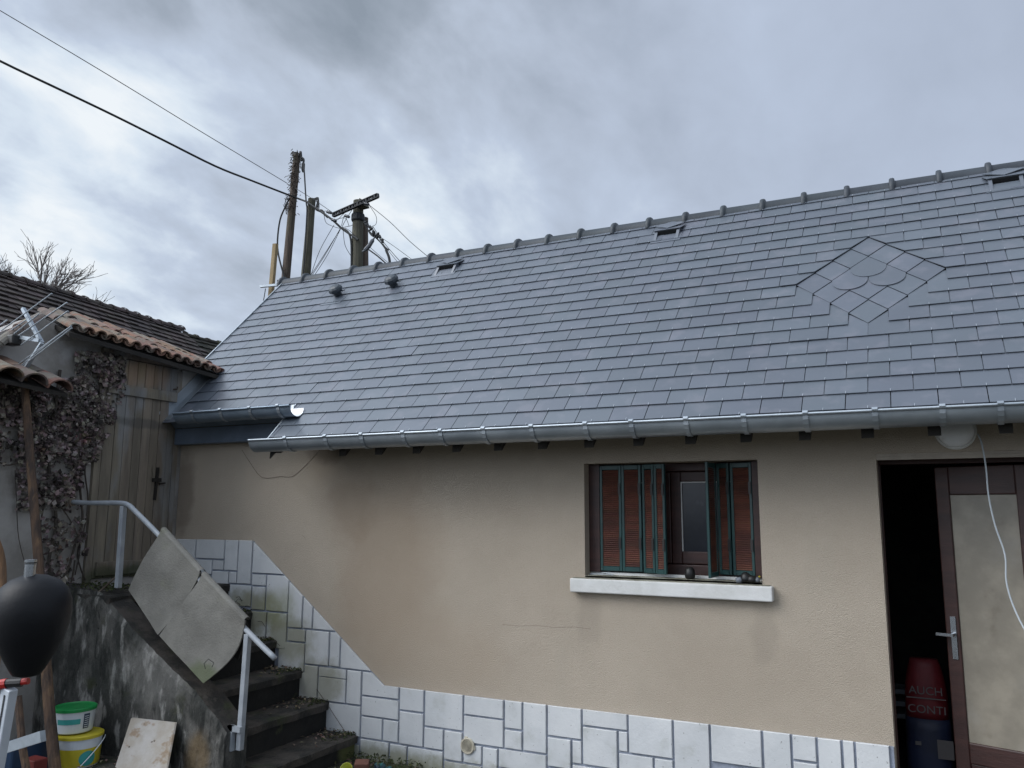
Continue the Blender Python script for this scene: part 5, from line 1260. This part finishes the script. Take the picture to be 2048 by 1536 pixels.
for q in range(rings):
    for k in range(n): a = q*n+k; b = q*n+(k+1) % n; mb.f.append([a, b, b+n, a+n]); mb.mi.append(0)
mb.build('round_label', MT['teal'], low)
hr = rr_+.012
pts = [Vector((C1.x+hr*math.cos(fa+R_(92)-R_(135)*k/16), C1.y+hr*math.sin(fa+R_(92)-R_(135)*k/16), Z0+.010+H1*.80*math.cos(math.pi/2*min(1, k/16*1.5)))) for k in range(17)]
mb = MB(); mb.tube(pts, .0032, 6); mb.build('handle', MT['bucket_white'], low)
c2 = onY(145, 1478, 3.50); C2 = Vector((c2.x, C1.y, 0)); Z1 = Z0+H1+.009; r2 = msize(39, D1); H2 = onY(145, 1412, 3.50).z - Z1
up_b = bucket(C2, Z1, r2*.90, r2*.985, H2, MT['bucket_white'], 'upper white bucket with bright green lid standing on the yellow one', MT['bucket_green'])
def rad2(z): return r2*(.90+.085*(z/(H2-.02))) + .0018
fa2 = math.atan2(-C2.y, -C2.x)
band(C2.x, C2.y, Z1+H2*.40, Z1+H2*.62, rad2(H2*.40), rad2(H2*.62), fa2-R_(50), fa2+R_(18), MT['teal'], 'teal_stripe', up_b, 10)
band(C2.x, C2.y, Z1+H2*.18, Z1+H2*.80, rad2(H2*.18), rad2(H2*.80), fa2+R_(27), fa2+R_(46), MT['navy'], 'navy_panel', up_b, 6)
for k in range(6): z = H2*(.23+k*.09); band(C2.x, C2.y, Z1+z, Z1+z+.004, rad2(z)+.001, rad2(z+.004)+.001, fa2+R_(30), fa2+R_(43), MT['bucket_white'], 'printed_line', up_b, 3)

# ---- stained board leaning on the parapet
bq = [onY(262, 1437, 3.70), onY(350, 1447, 3.70), onY(328, 1560, 3.52), onY(222, 1560, 3.52)]
mb = MB(); mb.prism(bq, (.002, .012, .004)); o = mb.build('leaning_board', MT['stained_panel']); fixn(o); tag(o, 'stained off white board leaning against the foot of the mossy wall', 'board')
# ---- grating on the ground
gr = thing('ground_grating', 'dark slotted floor grating lying beside the buckets at the bottom edge', 'grating', (-4.3, 3.3, .23))
p = onY(235, 1530, 3.3); 
mb = MB(); gx0, gx1, gy0, gy1 = p.x-.2, p.x+.30, 3.05, 3.45; zg = gz(p.x, 3.3)+.035
for k in range(6): y = gy0+(gy1-gy0)*k/5; mb.box((gx0, y-.006, zg-.03), (gx1, y+.006, zg))
mb.build('long_bar', MT['grate'], gr); mb = MB()
for k in range(6): x = gx0+(gx1-gx0)*k/5; mb.box((x-.006, gy0+.007, zg-.03), (x+.006, gy1-.007, zg-.002))
mb.build('cross_bar', MT['grate'], gr)

# ---- small litter at the stair foot
c = Vector((-3.50, 4.42, 0)); c = onY(696, 1532, 4.45)
z = c.z-.035; mb = MB(); mb.lathe((c.x, c.y, z), [(.030, -.03), (.040, .045), (.041, .047), (.037, .046), (.028, -.02)], 20, (.25, -.75, .6)); tag(mb.build('plastic_cup', MT['cup'], smooth=True), 'yellow green plastic cup tipped over at the foot of the stairs', 'cup')
mb = MB(); c = onY(724, 1530, 4.5); mb.box((-.045, -.03, -.03), (.045, .03, .025), Matrix.Translation(c+Vector((0, 0, -.0))) @ Matrix.Rotation(.5, 4, 'Z') @ Matrix.Rotation(.3, 4, 'X')); tag(bevel(mb.build('brick_piece', MT['brick']), .006), 'broken red brick piece right of the tipped cup', 'brick')
mb = MB(); c = onY(765, 1531, 4.6)
for (dx, dz, r) in ((-.04, 0, .025), (.0, .005, .02), (.05, -.012, .03)): mb.lathe(c+Vector((dx, 0, dz-.01)), [(r, -.02), (r*1.1, 0), (r*.5, .02)], 7, (dx*8, -.4, 1))
tag(mb.build('crumpled_wrapper', MT['wrap']), 'crumpled teal wrapper against the foot of the white plinth', 'wrapper')

rl2 = random.Random(33); lt = MB(); ms = MB()
def flake(mb, p, s, rnd, flat=.3):
    nrm = Vector((rnd.gauss(0, flat), rnd.gauss(0, flat), 1)).normalized(); a = nrm.orthogonal().normalized(); a = Matrix.Rotation(rnd.uniform(0, 6.28), 3, nrm) @ a; b = nrm.cross(a)
    mb.add([p-a*s, p-b*s*.5+nrm*s*.2, p+a*s, p+b*s*.5+nrm*s*.25], [(0, 1, 2, 3)])
for i, (x, z) in enumerate(T[:5]):
    xl = T[i+1][0]
    for k in range(90):
        y = 4.78-abs(rl2.gauss(0, .16)); 
        if y < 3.92: continue
        flake(lt, Vector((rl2.uniform(xl+.01, x), y, z+.006+rl2.random()*.012)), rl2.uniform(.006, .018), rl2)
    for k in range(110):
        y = 4.78-abs(rl2.gauss(0, .10)); 
        ms_p = Vector((x+.01-abs(rl2.gauss(0, .07)), y, z+rl2.random()*.014)); flake(ms, ms_p, rl2.uniform(.006, .014), rl2, .9)
for k in range(900):
    x = rl2.uniform(-3.6, -1.6); y = 4.77-abs(rl2.gauss(0, .12)); t = 1 if x < -3 else .5
    flake(ms, Vector((x, y, .095+rl2.random()*.05*t)), rl2.uniform(.006, .018), rl2, 1.2)
for k in range(500):
    x = rl2.uniform(-5.4, -3.8); y = rl2.uniform(2.9, 3.7); flake(lt, Vector((x, y, gz(x, y)+.012)), rl2.uniform(.008, .02), rl2)
for k in range(260):
    x = rl2.uniform(-3.6, -2.2); y = rl2.uniform(4.3, 4.75); flake(lt, Vector((x, y, .105)), rl2.uniform(.006, .016), rl2)
for k in range(420):
    x = rl2.uniform(-5.45, -4.88); y = rl2.uniform(3.74, 4.1); flake(ms, Vector((x, y, 1.215+rl2.random()*.02)), rl2.uniform(.006, .016), rl2, 1.0)
tag(lt.build('leaf_litter', MT['litter']), 'scattered dead leaves and grit on the steps and the yard', 'leaf litter', kind='stuff')
tag(ms.build('moss_growth', MT['moss']), 'low moss growing on step edges and along the plinth foot', 'moss', kind='stuff')
# dry twigs on the upper steps
mb = MB()
for k in range(16):
    x = rl2.uniform(-4.75, -4.35); y = rl2.uniform(4.55, 4.77); z = 1.19-(x+4.86)*.76; p = Vector((x, y, z)); q = p+Vector((rl2.uniform(-.05, .14), rl2.uniform(-.08, .01), rl2.uniform(-.06, .05))); mb.tube([p, (p+q)/2+Vector((0, 0, .02)), q], .0022, 4)
mb.tube(smoothpts([(-3.95, 4.77, .50), (-3.85, 4.76, .42), (-3.72, 4.75, .30), (-3.6, 4.74, .2)], 3), .0025, 4)
tag(mb.build('dry_twigs', MT['stem']), 'dry twigs and stalks caught along the upper steps by the plinth', 'twigs', kind='stuff')
